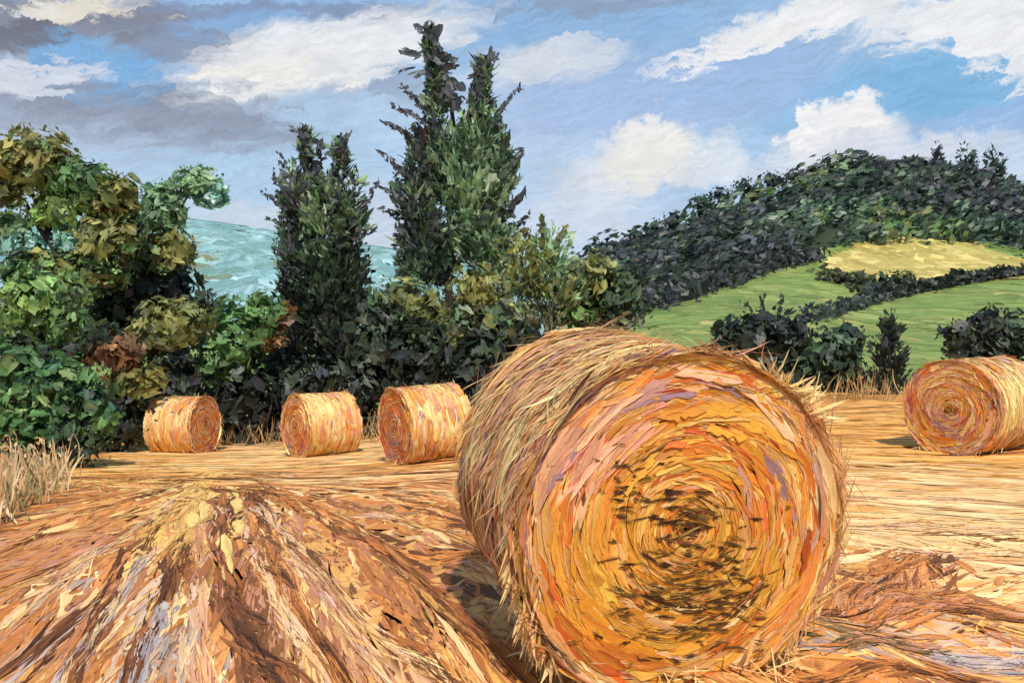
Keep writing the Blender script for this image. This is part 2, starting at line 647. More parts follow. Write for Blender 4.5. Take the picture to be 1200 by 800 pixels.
def grid(xs, ys, h):
    X, Y = np.meshgrid(xs, ys)
    V = np.stack([X, Y, h(X, Y)], -1)
    ny, nx = X.shape
    g = np.arange(nx * ny).reshape(ny, nx)
    Q = np.stack([g[:-1, :-1], g[:-1, 1:], g[1:, 1:], g[1:, :-1]], -1).reshape(-1, 4)
    return V.reshape(-1, 3), Q


V, Q = grid(np.linspace(-24, 24, 321), np.linspace(-8, 29, 247), H)
field = tag(link('field', mesh_np('field', V, Q), M_SOIL), kind='structure', label='cut stubble field of golden straw sloping away', cat='field')

# hills: a sheet in (direction, log distance) running out to the horizon
pu = np.linspace(-2.6, 2.6, 261)
pv = np.exp(np.linspace(math.log(24), math.log(900), 130))
Xh = pu[None, :] * (pv[:, None] + 8)
Yh = np.broadcast_to(pv[:, None], Xh.shape)
Zh = base_h(Xh, Yh) - .25 * np.clip((31 - Yh) / 2, 0, 1)
g = np.arange(Xh.size).reshape(Xh.shape)
Q = np.stack([g[:-1, :-1], g[:-1, 1:], g[1:, 1:], g[1:, :-1]], -1).reshape(-1, 4)
hx, hy = Xh.ravel(), Yh.ravel()
hu = hx / hy * F + 600
teal_side = ((hu < 660) & (hy > 70))[:, None]  # far left hill, distance haze put into its base colour
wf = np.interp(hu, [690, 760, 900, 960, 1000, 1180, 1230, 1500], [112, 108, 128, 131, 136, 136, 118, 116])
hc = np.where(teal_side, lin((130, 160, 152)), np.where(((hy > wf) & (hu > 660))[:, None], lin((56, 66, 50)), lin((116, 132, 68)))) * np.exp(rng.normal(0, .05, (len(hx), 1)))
hills = tag(link('hills', mesh_np('hills', np.stack([Xh, Yh, Zh], -1).reshape(-1, 3), Q, hc, np.stack([hx * .2, hy * .05], -1)), M_TURF), kind='structure', label='rolling green hills behind the field', cat='hills')

# ---------------------------------------------------------------- stubble and straw lying on the field
GOLD = [((220, 158, 82), 3), ((230, 172, 94), 3), ((206, 138, 68), 2), ((236, 184, 112), 1)]
PEACH = [((240, 192, 130), 3), ((246, 204, 148), 2), ((234, 178, 114), 2), ((224, 160, 106), 1)]
PALEY = [((236, 192, 116), 3), ((230, 180, 104), 2), ((240, 204, 142), 2)]
ORBR = [((200, 126, 66), 3), ((184, 110, 56), 2), ((214, 144, 84), 2), ((168, 98, 52), 1)]
BROWN = [((126, 82, 48), 2), ((108, 66, 40), 2), ((144, 92, 56), 2), ((170, 104, 60), 1)]
MAUVE = [((186, 158, 142), 2), ((172, 150, 144), 2), ((208, 170, 140), 2), ((222, 178, 134), 1.5)]
PINKB = [((194, 132, 102), 2), ((208, 152, 118), 2), ((178, 112, 78), 2)]
OLIVE = [((112, 96, 58), 2), ((84, 86, 58), 1.2), ((128, 100, 62), 2), ((146, 108, 66), 1.5)]
# patches of different straw and bare earth, plus the big bale's shadow painted brown: (px, py) of their centre as seen from the gate, half sizes, palette, weight
ZONES = [
    (205, 600, 50, 30, PALEY, 1.6), (220, 565, 70, 18, PALEY, 1.4), (330, 525, 120, 18, PEACH, 2.5), (450, 585, 120, 30, PEACH, 1.6), (440, 600, 130, 30, ORBR, 1.0), (270, 580, 50, 18, BROWN, 1.8),
    (110, 590, 70, 26, ORBR, 1.6), (70, 560, 80, 14, GOLD, 2), (290, 700, 46, 90, BROWN, 1.3), (270, 690, 60, 90, GOLD, 1.0), (370, 690, 46, 90, PEACH, 1.2), (350, 720, 50, 90, PINKB, 1.2), (190, 760, 130, 60, MAUVE, 1.2),
    (200, 720, 60, 60, PEACH, .8), (50, 720, 90, 80, ORBR, 1.2), (60, 760, 90, 60, MAUVE, .8), (60, 660, 60, 40, PINKB, 1.0), (430, 680, 90, 60, ORBR, 1.6), (400, 640, 60, 60, PINKB, 1.2), (470, 640, 90, 26, BROWN, 1.6),
    (510, 725, 60, 40, BROWN, 2.2), (450, 770, 60, 30, PINKB, 1.2), (530, 600, 50, 40, ORBR, 1.2),  # first patch paints the big bale's shadow on its left
    (1080, 505, 180, 22, GOLD, 2.5), (1060, 545, 180, 12, GOLD, 2.0), (1100, 576, 180, 22, PEACH, 4.0), (1120, 625, 150, 48, PEACH, 5.0), (1050, 640, 40, 20, GOLD, 1.0), (1060, 685, 50, 30, ORBR, 1.8), (1050, 690, 50, 30, BROWN, .8),
    (1010, 720, 50, 40, OLIVE, 1.1), (1110, 730, 90, 30, ORBR, 1.3), (1120, 750, 120, 60, PINKB, 1.2), (1060, 750, 90, 60, GOLD, 1.0), (1160, 725, 40, 18, BROWN, 1.4), (1170, 772, 90, 20, MAUVE, 2.2), (1060, 790, 90, 24, ORBR, 2.0), (1060, 755, 60, 20, MAUVE, .8), (1190, 640, 30, 20, BROWN, 1.0),
]
DEFAULT = GOLD + [(c, w * .9) for c, w in ORBR] + [(c, w * .5) for c, w in PEACH]


def zone_colours(x, y, z):
    px, py = proj(np.stack([x, y, z], -1))
    n = len(x)
    px = px + rng.normal(0, 9, n)
    py = py + rng.normal(0, 6, n)
    ws = [np.full(n, .35)]
    for (cx, cy, hx, hy, pal, w) in ZONES:
        ws.append(w * np.exp(-.9 * (((px - cx) / hx) ** 2 + ((py - cy) / hy) ** 2)))
    ws = np.array(ws) ** 1.5
    ws /= ws.sum(0)
    cum = ws.cumsum(0)
    a_, r_ = fan(x, y)
    k = (coherent(np.stack([a_ * 34, np.log(r_ + 1) * 8, x * .8], -1), .35)[None] > cum).sum(0).clip(0, len(ZONES))
    C = np.empty((n, 3))
    C2_ = np.empty((n, 3))
    for j in range(len(ZONES) + 1):
        s = k == j
        if s.any():
            pal = DEFAULT if j == 0 else ZONES[j - 1][4]
            C[s] = pick(s.sum(), pal, .07)
            C2_[s] = pick(s.sum(), pal, .1)
    # straw lies on the ridges, bare earth shows in the furrows
    f = furrow(x, y) / .05
    row = (x < 1.4) & (y < 13)
    lo = row & (f < -.3) & (rng.random(n) < .6)
    hi = row & (f > .3) & (rng.random(n) < .35)
    C[lo] = pick(lo.sum(), BROWN + ORBR + ORBR, .08)
    C[hi] = pick(hi.sum(), PEACH + GOLD + GOLD + PINKB, .08)
    # the trodden left half is browner, with mauve chaff
    tr = (x < .9) & (y < 11) & (rng.random(n) < .34)
    C[tr] = pick(tr.sum(), ORBR + ORBR + PINKB + BROWN, .08)
    return C, C2_


def ground_pts(n, y0, y1, wide=1.05):
    Y = np.exp(rng.uniform(math.log(y0), math.log(y1), n))
    px = 600 + rng.uniform(-wide, wide, n) * 900
    X = (px - 600) / F * (Y * 1.0)
    return X, Y


def draper(off):
    def f(X, hl):
        X[..., 2] = H(X[..., 0], X[..., 1]) + off[:, None, None] + hl
        return X
    return f


st = Strokes()
for (n, lf, wf, o0, o1) in ((8500, .34, .044, .001, .006), (4200, .32, .022, .003, .008), (1100, .14, .006, .006, .012)):
    X, Y = ground_pts(n, 2.5, 27)
    edge_l = -24 + 0 * X
    Z = base_h(X, Y)
    D = fan_dir(X, Y)
    near_right = (X > 1.3) & (Y < 7)
    ang = rng.normal(0, .05, n) + np.where(near_right, rng.normal(.1, .55, n), 0)
    ca_, sa_ = np.cos(ang), np.sin(ang)
    T = np.stack([D[:, 0] * ca_ - D[:, 1] * sa_, D[:, 0] * sa_ + D[:, 1] * ca_, 0 * X], -1)
    C, C2 = zone_colours(X, Y, Z)
    sc = Y ** .85 * np.exp(rng.normal(0, .3, n))
    L = lf * sc * rng.uniform(.5, 1.5, n) * np.where(near_right, .5, 1)
    Wd = wf * sc * rng.uniform(.6, 1.4, n)
    st.add(np.stack([X, Y, Z], -1), T, (0, 0, 1), L, Wd, C, cols=5, rows=9, jag=.25, taper=.75, bend=rng.normal(0, .07, n) / np.maximum(L, .2), lift=.0011 * sc ** .7, C2=C2, streak=.09,
           drape=draper(rng.uniform(o0, o1, n)))
# long wheel ruts, combed straw ridges and bare strips, each a chain of overlapping strands
def ground_at(px, py):
    """world x, y of the ground seen at a photograph pixel"""
    Ys = np.exp(np.linspace(math.log(2.2), math.log(26), 160))
    out = []
    for a, b in zip(np.atleast_1d(px), np.atleast_1d(py)):
        xs = (a - 600) / F * Ys
        q = proj(np.stack([xs, Ys, base_h(xs, Ys)], -1))[1]
        k = int(np.argmin(np.abs(q - b)))
        out.append((xs[k], Ys[k]))
    return np.array(out)


RUT = [((104, 62, 38), 3), ((78, 48, 34), 2), ((138, 86, 50), 2), ((160, 96, 54), 1.5)]
RIDGE = [((238, 190, 132), 3), ((230, 174, 112), 2), ((226, 172, 140), 1.5), ((214, 176, 152), 1)]
GREY = [((176, 158, 150), 3), ((160, 146, 146), 2), ((204, 172, 148), 1)]
YEL = [((228, 176, 96), 3), ((218, 160, 82), 2), ((234, 190, 122), 1)]
# the line as seen from the gate, palette, width in pixels, number of strands
LINES = [
    ([(268, 588), (250, 640), (258, 710), (310, 800), (340, 850)], RUT, 26, 110), ([(290, 576), (326, 640), (396, 704), (505, 800), (540, 840)], RUT, 14, 100),
    ([(305, 572), (400, 622), (470, 655), (540, 690)], RUT + ORBR, 34, 90), ([(186, 602), (140, 660), (60, 722), (-20, 780)], RUT, 15, 80), ([(208, 640), (182, 690), (130, 800)], RUT, 15, 70),
    ([(116, 694), (85, 750), (50, 810)], RUT, 18, 60), ([(180, 576), (90, 600), (10, 640)], RUT + ORBR, 16, 50), ([(280, 596), (298, 650), (345, 740), (395, 810)], RUT + ORBR, 18, 90),
    ([(60, 740), (20, 780), (-20, 820)], RUT, 10, 30), ([(262, 578), (236, 572), (222, 580), (250, 592)], RUT + ORBR, 14, 46), ([(330, 590), (440, 640), (560, 660)], ORBR, 14, 40),
    ([(298, 596), (340, 656), (420, 728), (520, 810)], RIDGE, 14, 80), ([(276, 586), (286, 640), (318, 720), (372, 810)], RIDGE, 14, 70), ([(236, 604), (222, 680), (214, 760), (216, 830)], RIDGE + PINKB, 26, 90),
    ([(190, 584), (120, 640), (20, 716)], RIDGE, 14, 50), ([(170, 640), (110, 720), (40, 820)], RIDGE + GREY, 16, 60), ([(180, 710), (160, 750), (130, 830)], GREY, 22, 55), ([(214, 730), (200, 780), (190, 830)], GREY, 16, 40),
    ([(330, 660), (400, 740), (460, 820)], RIDGE + PINKB, 22, 60), ([(250, 556), (205, 590), (170, 630)], YEL, 28, 90), ([(240, 560), (216, 616), (196, 650)], YEL, 22, 60), ([(150, 552), (230, 548), (330, 552)], YEL + RIDGE, 14, 60),
    ([(310, 556), (420, 570), (530, 585)], RIDGE, 12, 50), ([(330, 580), (430, 606), (540, 625)], RIDGE, 10, 50), ([(1010, 582), (1100, 586), (1240, 590)], RIDGE, 20, 60), ([(1060, 620), (1130, 622), (1240, 626)], RIDGE, 34, 70),
    ([(1070, 650), (1130, 656), (1210, 650)], RIDGE, 26, 40), ([(1010, 566), (1120, 560), (1240, 562)], ORBR + GOLD, 8, 40), ([(1040, 536), (1130, 545), (1240, 548)], ORBR + GOLD, 8, 40),
    ([(990, 730), (1050, 692), (1100, 655)], RUT + ORBR + ORBR + PINKB, 84, 170), ([(1040, 668), (1070, 664), (1100, 660)], RUT + ORBR, 30, 40), ([(1150, 640), (1180, 630), (1220, 632)], RUT + ORBR, 12, 16), ([(1040, 720), (1090, 712), (1150, 700)], ORBR + PINKB, 46, 90), ([(1120, 722), (1170, 716), (1230, 720)], ORBR + RUT, 26, 50), ([(1140, 742), (1165, 736), (1185, 744)], RUT, 14, 14),
    ([(1120, 770), (1180, 774), (1240, 776)], GREY, 26, 60), ([(1010, 770), (1060, 760), (1120, 756)], PINKB + OLIVE, 30, 50), ([(960, 800), (1060, 792), (1160, 800)], ORBR + RUT, 26, 50),
]
for pts, pal, wpx, n in LINES:
    n = int(n * 1.4)
    g_ = ground_at([p[0] for p in pts], [p[1] for p in pts])
    # smooth the line, then scatter strands along it
    tt = np.linspace(0, len(g_) - 1, 60)
    cx_ = np.interp(tt, np.arange(len(g_)), g_[:, 0])
    cy_ = np.interp(tt, np.arange(len(g_)), g_[:, 1])
    for _ in range(12):
        cx_[1:-1] = (cx_[:-2] + cx_[1:-1] + cx_[2:]) / 3
        cy_[1:-1] = (cy_[:-2] + cy_[1:-1] + cy_[2:]) / 3
    # spread evenly as seen, so more of them near by
    u = np.sort(rng.uniform(0, 59, n))
    X, Y = np.interp(u, np.arange(60), cx_), np.interp(u, np.arange(60), cy_)
    tx, ty = np.interp(u, np.arange(60), np.gradient(cx_)), np.interp(u, np.arange(60), np.gradient(cy_))
    T = unit(np.stack([tx, ty, 0 * tx], -1) + 1e-9)
    lat = rng.normal(0, .34 if wpx < 40 else .42, n) * wpx * Y / F
    X, Y = X - T[:, 1] * lat, Y + T[:, 0] * lat
    an = rng.normal(0, .07 if wpx < 40 else .3, n)
    T = np.stack([T[:, 0] * np.cos(an) - T[:, 1] * np.sin(an), T[:, 0] * np.sin(an) + T[:, 1] * np.cos(an), 0 * an], -1)
    total = np.hypot(np.gradient(cx_), np.gradient(cy_)).sum()
    L = np.minimum(total * rng.uniform(.15, .4, n), .12 * Y * rng.uniform(.8, 2.4, n))
    st.add(np.stack([X, Y, base_h(X, Y)], -1), T, (0, 0, 1), L, min(wpx, 26) * Y / F * rng.uniform(.14, .5, n), pick(n, pal, .08), cols=5, rows=10, jag=.4, bend=rng.normal(0, .08, n), lift=.002, C2=pick(n, pal, .15), streak=.15, taper=.5,
           drape=draper(rng.uniform(.006, .014, n)))
tag(st.build('stubble', M_EARTH), 'golden and brown straw stubble swept in fanning swaths over the field', 'stubble', kind='stuff')

# ---------------------------------------------------------------- round bales
HAY_Y = [((230, 168, 64), 3), ((218, 150, 50), 3), ((238, 190, 96), 2), ((214, 142, 44), 2), ((222, 180, 84), 1)]
HAY_O = [((226, 128, 48), 3), ((212, 104, 44), 2), ((236, 150, 66), 2), ((196, 92, 44), 1)]
HAY_R = [((196, 84, 58), 3), ((182, 74, 66), 2), ((214, 110, 66), 2)]
HAY_P = [((240, 194, 132), 3), ((246, 208, 150), 2), ((228, 172, 108), 2), ((214, 150, 92), 1)]
HAY_PK = [((222, 160, 128), 2), ((206, 140, 120), 2), ((232, 176, 138), 2)]
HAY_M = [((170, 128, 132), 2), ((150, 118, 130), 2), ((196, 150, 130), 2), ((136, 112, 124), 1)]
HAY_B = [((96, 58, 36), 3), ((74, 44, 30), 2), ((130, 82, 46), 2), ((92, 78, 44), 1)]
HAY_L = [((250, 220, 160), 3), ((244, 208, 140), 2), ((236, 198, 120), 2)]


def pal_mix(n, opts, P=None):
    """opts: list of (palette, per-item weights)"""
    ws = np.array([np.broadcast_to(w, (n,)) for _, w in opts], float)
    cum = (ws / ws.sum(0)).cumsum(0)
    k = ((rng.random(n) if P is None else coherent(P, .16))[None] > cum).sum(0).clip(0, len(opts) - 1)
    C = np.empty((n, 3))
    for j, (p, _) in enumerate(opts):
        s = k == j
        if s.any():
            C[s] = pick(s.sum(), p, .08)
    return C


def g2(u, v, cu_, cv_, ru, rv):
    return np.exp(-((u - cu_) / ru) ** 2 - ((v - cv_) / rv) ** 2)


def bale(centre, A, Rr, Ln, seed, label, dens, face_pal, side_pal, big=False, fuzz=1.0):
    """centre: ground point under the bale; A: unit axis towards the seen end"""
    global rng
    keep = rng
    rng = np.random.default_rng(seed)
    A = unit(np.asarray(A, float))
    up = np.array([0, 0, 1.0])
    S = unit(np.cross(A, up))            # to the viewer's ... right-handed side vector
    U = np.cross(S, A)
    gz = float(centre[2])
    O = np.array([centre[0], centre[1], gz + Rr * .965])
    root = empty('hay_bale', (centre[0], centre[1], gz))
    tag(root, label, 'hay bale', 'round hay bales on the stubble field')

    def rad(a, t):
        """radius at angle a (0 = +S, 90 = +U), slightly slumped and lumpy"""
        lump = .012 * np.sin(3 * a + seed) + .010 * np.sin(7 * a + 5 * t + seed) + .008 * np.sin(11 * a - 9 * t)
        flat = np.clip(-np.sin(a) - .86, 0, 1) * .55
        return Rr * (1 + lump - flat)

    def pt(a, t, k=1.0, dr=0.0):
        """a angle, t in -.5...5 along axis, k fraction of radius"""
        r = rad(a, t) * k + dr
        return O + S * (np.cos(a) * r)[..., None] + U * (np.sin(a) * r)[..., None] + A * (np.asarray(t) * Ln)[..., None]

    # packed core, rounded at both ends
    na = 72
    a = np.linspace(0, 2 * math.pi, na, endpoint=False)
    rings = [(-.5, .0), (-.5, .5), (-.5, .93), (-.485, .97), (-.46, .985), (-.2, .985), (.1, .985), (.3, .985), (.46, .985), (.485, .97), (.5, .93), (.505, .5), (.505, .0)]
    Vs = np.concatenate([pt(a, np.full(na, t), max(k, .01)) for t, k in rings]) - root.location
    gg = np.arange(len(rings) * na).reshape(len(rings), na)
    g2_ = np.roll(gg, -1, 1)
    Qs = np.stack([gg[:-1], g2_[:-1], g2_[1:], gg[1:]], -1).reshape(-1, 4)
    link('core', mesh_np('core', Vs, Qs), M_HAYCORE, root)

    # wound straw on the end: arcs round the centre
    def end_face(sgn, d):
        s_ = Strokes()
        for (n, l0, l1, w0, w1, o) in ((int(1000 * d), .25, .6, .04, .09, .006), (int(1000 * d), .18, .55, .016, .042, .010), (int(1200 * d), .12, .46, .003, .009, .018), (int(330 * d), .15, .5, .03, .07, .014), (int(150 * d), .25, .6, .05, .10, .017)):
            k = np.sqrt(rng.uniform(.0015, .97, n))
            an = rng.uniform(0, 2 * math.pi, n)
            p = pt(an, np.full(n, .505 * sgn), k)
            p = p + A * (sgn * (rng.uniform(0, o, n) + .002 - .02 * k ** 4))[:, None] * (Rr / .78)
            if not big:
                w0, w1 = w0 * 1.9, w1 * 1.7
            rad_dir = S * np.cos(an)[:, None] + U * np.sin(an)[:, None]
            tan = -S * np.sin(an)[:, None] + U * np.cos(an)[:, None]
            ti = rng.normal(.03, .13, n)
            tan = tan * np.cos(ti)[:, None] + rad_dir * np.sin(ti)[:, None]
            L = rng.uniform(l0, l1, n) * (Rr / .78)
            L = np.minimum(L, k * Rr * 1.15 + .02)
            Wd = np.minimum(rng.uniform(w0, w1, n) * (Rr / .78), .008 + k * Rr * .16)
            C = face_pal(n, k, an)
            C2 = face_pal(n, k, an)
            Nn = np.broadcast_to(A * sgn, p.shape)
            B = np.cross(Nn, tan)
            sg = np.sign((B * rad_dir).sum(-1))
            s_.add(p, tan, Nn + .14 * rng.normal(0, 1, p.shape), L, Wd, C, cols=3, rows=7, jag=.3, bend=-sg / np.maximum(k * Rr, .06), lift=.03 * Wd, C2=C2, streak=.15)
        if big and sgn > 0:
            # rotted bits and painted gap shade, dark dashes low down and round the heart
            n = 330
            hrt = rng.random(n) < .2
            x = np.where(hrt, rng.normal(.0, .10, n), rng.normal(.08, .24, n))
            y = np.where(hrt, rng.normal(.03, .11, n), rng.normal(-.38, .18, n))
            lft = rng.random(n) < .13
            x = np.where(lft, rng.normal(-.32, .12, n), x)
            y = np.where(lft, rng.normal(.28, .10, n), y)
            xr, zr = x * Rr, y * Rr
            p = O + S * (FX * xr)[:, None] + U * zr[:, None] + A * (.505 * Ln + .021 + rng.uniform(0, .006, n))[:, None]
            tl = rng.normal(-.12, .25, n) * FX
            T = S * np.cos(tl)[:, None] + U * np.sin(tl)[:, None]
            s_.add(p, T, np.broadcast_to(A, p.shape), rng.uniform(.03, .17, n), rng.uniform(.005, .021, n), pick(n, [((60, 38, 26), 3), ((84, 56, 32), 2), ((100, 84, 40), 1.5)], .15), cols=4, rows=5, jag=.6, bend=rng.normal(0, 3, n), C2=pick(n, HAY_Y + HAY_B, .1))
        return s_.build('end_face', M_HAY, root, root.location)

    end_face(1, dens)
    end_face(-1, dens * .25)
    # wrapped straw on the rolled side
    s_ = Strokes()
    for (n, l0, l1, w0, w1, o) in ((int(1300 * dens), .25, .7, .03, .07, .006), (int(1700 * dens), .2, .6, .012, .034, .012), (int(900 * dens), .12, .45, .003, .009, .02), (int(330 * dens), .15, .5, .025, .06, .018)):
        if not big:
            w0, w1 = w0 * 1.9, w1 * 1.7
        an = rng.uniform(-.32 * math.pi, 1.32 * math.pi, n)
        t = rng.uniform(-.5, .5, n)
        r = rad(an, t)
        p = pt(an, t, .99, 0) + 0
        rad_dir = S * np.cos(an)[:, None] + U * np.sin(an)[:, None]
        p = p + rad_dir * (rng.uniform(0, o, n) * Rr / .78)[:, None]
        tan = -S * np.sin(an)[:, None] + U * np.cos(an)[:, None]
        ti = rng.normal(0, .10, n)
        tan = tan * np.cos(ti)[:, None] + A[None] * np.sin(ti)[:, None]
        L = rng.uniform(l0, l1, n) * (Rr / .78)
        Wd = rng.uniform(w0, w1, n) * (Rr / .78)
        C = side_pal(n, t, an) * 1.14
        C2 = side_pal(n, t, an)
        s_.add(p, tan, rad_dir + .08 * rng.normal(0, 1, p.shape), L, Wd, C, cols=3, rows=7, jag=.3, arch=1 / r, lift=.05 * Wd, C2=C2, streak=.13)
    s_.build('rolled_side', M_HAY, root, root.location)
    # loose straws round the rims and over the top
    s_ = Strokes()
    n = int(480 * dens * fuzz)
    an = rng.uniform(-.25 * math.pi, 1.25 * math.pi, n)
    t = np.where(rng.random(n) < .62, rng.choice([.5, .5, .5, -.5], n) + rng.normal(0, .03, n), rng.uniform(-.5, .5, n))
    rad_dir = S * np.cos(an)[:, None] + U * np.sin(an)[:, None]
    tan = (-S * np.sin(an)[:, None] + U * np.cos(an)[:, None]) * rng.choice([-1, 1], n)[:, None]
    T = unit(tan + rad_dir * np.abs(rng.normal(.0, .24, n))[:, None] + A[None] * rng.normal(0, .3, n)[:, None])
    L = rng.uniform(.08, .34, n) * (Rr / .78)
    p = pt(an, t.clip(-.51, .51), .99) + T * (L * .35)[:, None]
    s_.add(p, T, rad_dir, L, rng.uniform(.004, .013, n) * Rr / .78, pick(n, HAY_L + HAY_P + HAY_P + HAY_PK, .1), cols=1, rows=5, jag=.1, arch=rng.normal(1.0, 1.0, n), taper=.8, streak=.08)
    if big:
        # frayed tuft on the shoulder, and strands hanging at the foot of the left flank
        n = 120
        an = R(90) - FX * R(1) * rng.normal(47, 7, n)
        rad_dir = S * np.cos(an)[:, None] + U * np.sin(an)[:, None]
        tan = np.cross(A, rad_dir)
        T = unit(rad_dir * rng.normal(.6, .5, n)[:, None] + tan * rng.normal(0, .7, n)[:, None] + A[None] * rng.normal(.1, .3, n)[:, None])
        L = rng.uniform(.10, .30, n)
        s_.add(pt(an, rng.uniform(.40, .52, n), 1.0) + T * (L * .3)[:, None], T, rad_dir + A[None] * .8, L, rng.uniform(.006, .022, n), pick(n, HAY_L + HAY_P, .08), cols=2, rows=6, jag=.3, arch=rng.normal(1, 2, n), bend=rng.normal(0, 1.5, n), taper=.7)
        n = 130
        an = R(90) + FX * R(1) * rng.normal(112, 12, n)
        rad_dir = S * np.cos(an)[:, None] + U * np.sin(an)[:, None]
        tan = np.cross(A, rad_dir)
        T = unit(np.array([-.14, -.12, -1.0]) + .17 * rng.normal(0, 1, (n, 3)))
        L = rng.uniform(.14, .42, n)
        s_.add(pt(an, rng.uniform(.38, .52, n), 1.01), T, rad_dir + A[None], L, rng.uniform(.006, .024, n), pick(n, HAY_L + HAY_P + HAY_P, .1), cols=2, rows=6, jag=.3, arch=rng.normal(.5, 1, n), bend=rng.normal(0, 1.2, n), taper=.6)
    if big:
        # shaggy thatch blown over the top and the upper left
        n = 300
        an = R(90) + FX * R(1) * rng.normal(28, 30, n)
        rad_dir = S * np.cos(an)[:, None] + U * np.sin(an)[:, None]
        tan = np.cross(A, rad_dir) * -1
        tan = tan * np.sign((tan * np.array([-1, 0, -.2])).sum(-1))[:, None]
        t = rng.uniform(-.5, .45, n)
        T = unit(tan + rad_dir * np.abs(rng.normal(.10, .16, n))[:, None] + A[None] * rng.normal(0, .25, n)[:, None])
        L = rng.uniform(.14, .42, n)
        s_.add(pt(an, t, 1.005) + T * (L * .2)[:, None], T, rad_dir, L, rng.uniform(.008, .03, n), pick(n, HAY_L + HAY_P + HAY_P + HAY_PK + HAY_PK + [((196, 158, 150), 2)], .08), cols=3, rows=7, jag=.4, arch=rng.normal(.9, .8, n), bend=rng.normal(0, .8, n), taper=.6)
    # skirt of fallen straw round the foot
    n = int(90 * dens * fuzz)
    an = rng.uniform(0, 2 * math.pi, n)
    t = rng.uniform(-.56, .56, n)
    side = rng.choice([-1, 1], n) * rng.uniform(.25, .8, n) * Rr
    p = O + A * (t * Ln)[:, None] + S * side[:, None]
    front = rng.random(n) < (.5 if not big else .12)
    p = np.where(front[:, None], O + A * (Ln * rng.uniform(.5, .58, n))[:, None] + S * (rng.uniform(-.7, .7, n) * Rr)[:, None], p)
    p[:, 2] = H(p[:, 0], p[:, 1]) + rng.uniform(.02, .12, n) * Rr / .78
    T = unit(np.stack([rng.normal(0, 1, n), rng.normal(0, 1, n), rng.uniform(-.1, .9, n)], -1))
    s_.add(p, T, (0, -.3, 1), rng.uniform(.1, .32, n) * Rr / .78, rng.uniform(.005, .014, n) * Rr / .78, pick(n, HAY_L + HAY_P + GOLD, .1), cols=1, rows=4, jag=.1, arch=rng.normal(1, 1.5, n), taper=.7)
    o = s_.build('loose_straw', M_HAY, root, root.location)
    o['kind'] = 'stuff'
    rng = keep
    return root, O, S, U, A


def face_big(n, k, a):
    # a: 0 = viewer's left or right is settled by S below; x to the right, y up as seen from the front
    x, y = FX * k * np.cos(a), k * np.sin(a)
    x = x + rng.normal(0, .04, n)
    y = y + rng.normal(0, .04, n)
    return pal_mix(n, [
        (HAY_Y, 1.5 + 1.6 * g2(x, y, .25, -.35, .6, .5) + .8 * g2(x, y, -.35, 0, .3, .7)),
        (HAY_O, .34 + 1.1 * g2(x, y, .2, .45, .6, .3) + .7 * g2(x, y, .8, -.1, .2, .4) + .9 * g2(x, y, .15, .05, .12, .22)),
        (HAY_R, .03 + .8 * g2(x, y, -.1, .85, .2, .07) + .9 * g2(x, y, .22, .08, .10, .2) + .8 * g2(x, y, .85, -.2, .12, .2) ),
        (HAY_P, .55 + 2.2 * (k > .84) * (y > .1) + 1.2 * (k > .88) + 1.0 * g2(x, y, -.1, .15, .2, .14) + .6 * g2(x, y, -.6, -.6, .3, .3) + .8 * g2(x, y, .5, -.75, .4, .12)),
        (HAY_PK, .05 + 1.6 * (k > .80) * (y > .2) + .6 * g2(x, y, -.55, .5, .3, .25) + .5 * g2(x, y, -.3, -.2, .15, .3)),
        (HAY_M, .02 + .8 * (k > .80) * (y > .35) + .8 * g2(x, y, .25, .83, .3, .08) + 0.5 * g2(x, y, .72, .55, .22, .25) + .5 * g2(x, y, .9, .1, .1, .3)),
        (HAY_B, .12 + 1.0 * g2(x, y, .62, .66, .2, .1) + .6 * (k > .93) * (y < .4) + .8 * g2(x, y, .0, -.33, .3, .16) + 1.0 * g2(x, y, .03, .05, .07, .12) + .5 * g2(x, y, -.75, -.5, .15, .4) + .5 * g2(x, y, .2, -.75, .35, .12)),  # includes the rim shadow at upper right, painted as dark straw
    ], np.stack([k * 9, np.cos(a) * 1.1, np.sin(a) * 1.1], -1))


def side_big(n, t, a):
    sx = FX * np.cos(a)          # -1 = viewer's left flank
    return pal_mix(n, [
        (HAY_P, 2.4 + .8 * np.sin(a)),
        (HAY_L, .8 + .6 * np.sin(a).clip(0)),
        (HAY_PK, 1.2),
        (HAY_M, .35 + 1.2 * (sx < -.7)),  # shade painted into the left flank as mauve
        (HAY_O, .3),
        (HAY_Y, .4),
        (HAY_B, .05 + .2 * (sx < -.9)),  # left flank darkened further, shade put into the straw colour
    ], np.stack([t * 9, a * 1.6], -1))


def mk_face(tone):
    def f(n, k, a):
        x, y = k * np.cos(a), k * np.sin(a)
        return pal_mix(n, [(HAY_O, 1.0 * tone), (HAY_Y, .8), (HAY_P, .9), (HAY_PK, .4 + .4 * tone), (HAY_R, .35 * tone * (1 + (y < -.2))), (HAY_M, .25 + .5 * (y < -.3)), (HAY_B, .06 + .9 * (k < .14))], np.stack([k * 6, np.cos(a) * 1.4, np.sin(a) * 1.4], -1))
    return f


def mk_side(pale):
    def f(n, t, a):
        return pal_mix(n, [(HAY_L, 1.0 * pale), (HAY_P, .9), (HAY_Y, .55), (HAY_O, .25 + .3 * (np.sin(a) < .0)), (HAY_PK, .7), (HAY_M, .12), (HAY_B, .05)], np.stack([t * 5, a * 1.5], -1))
    return f


def axis_for(px, ang, right):
    d = at(px, 500, 10.0)
    v = unit(np.array([-d[0], -d[1], 0]))                  # towards the camera
    side = np.array([-v[1], v[0], 0]) * (1 if right else -1)
    return unit(v * math.cos(R(ang)) + side * math.sin(R(ang)))


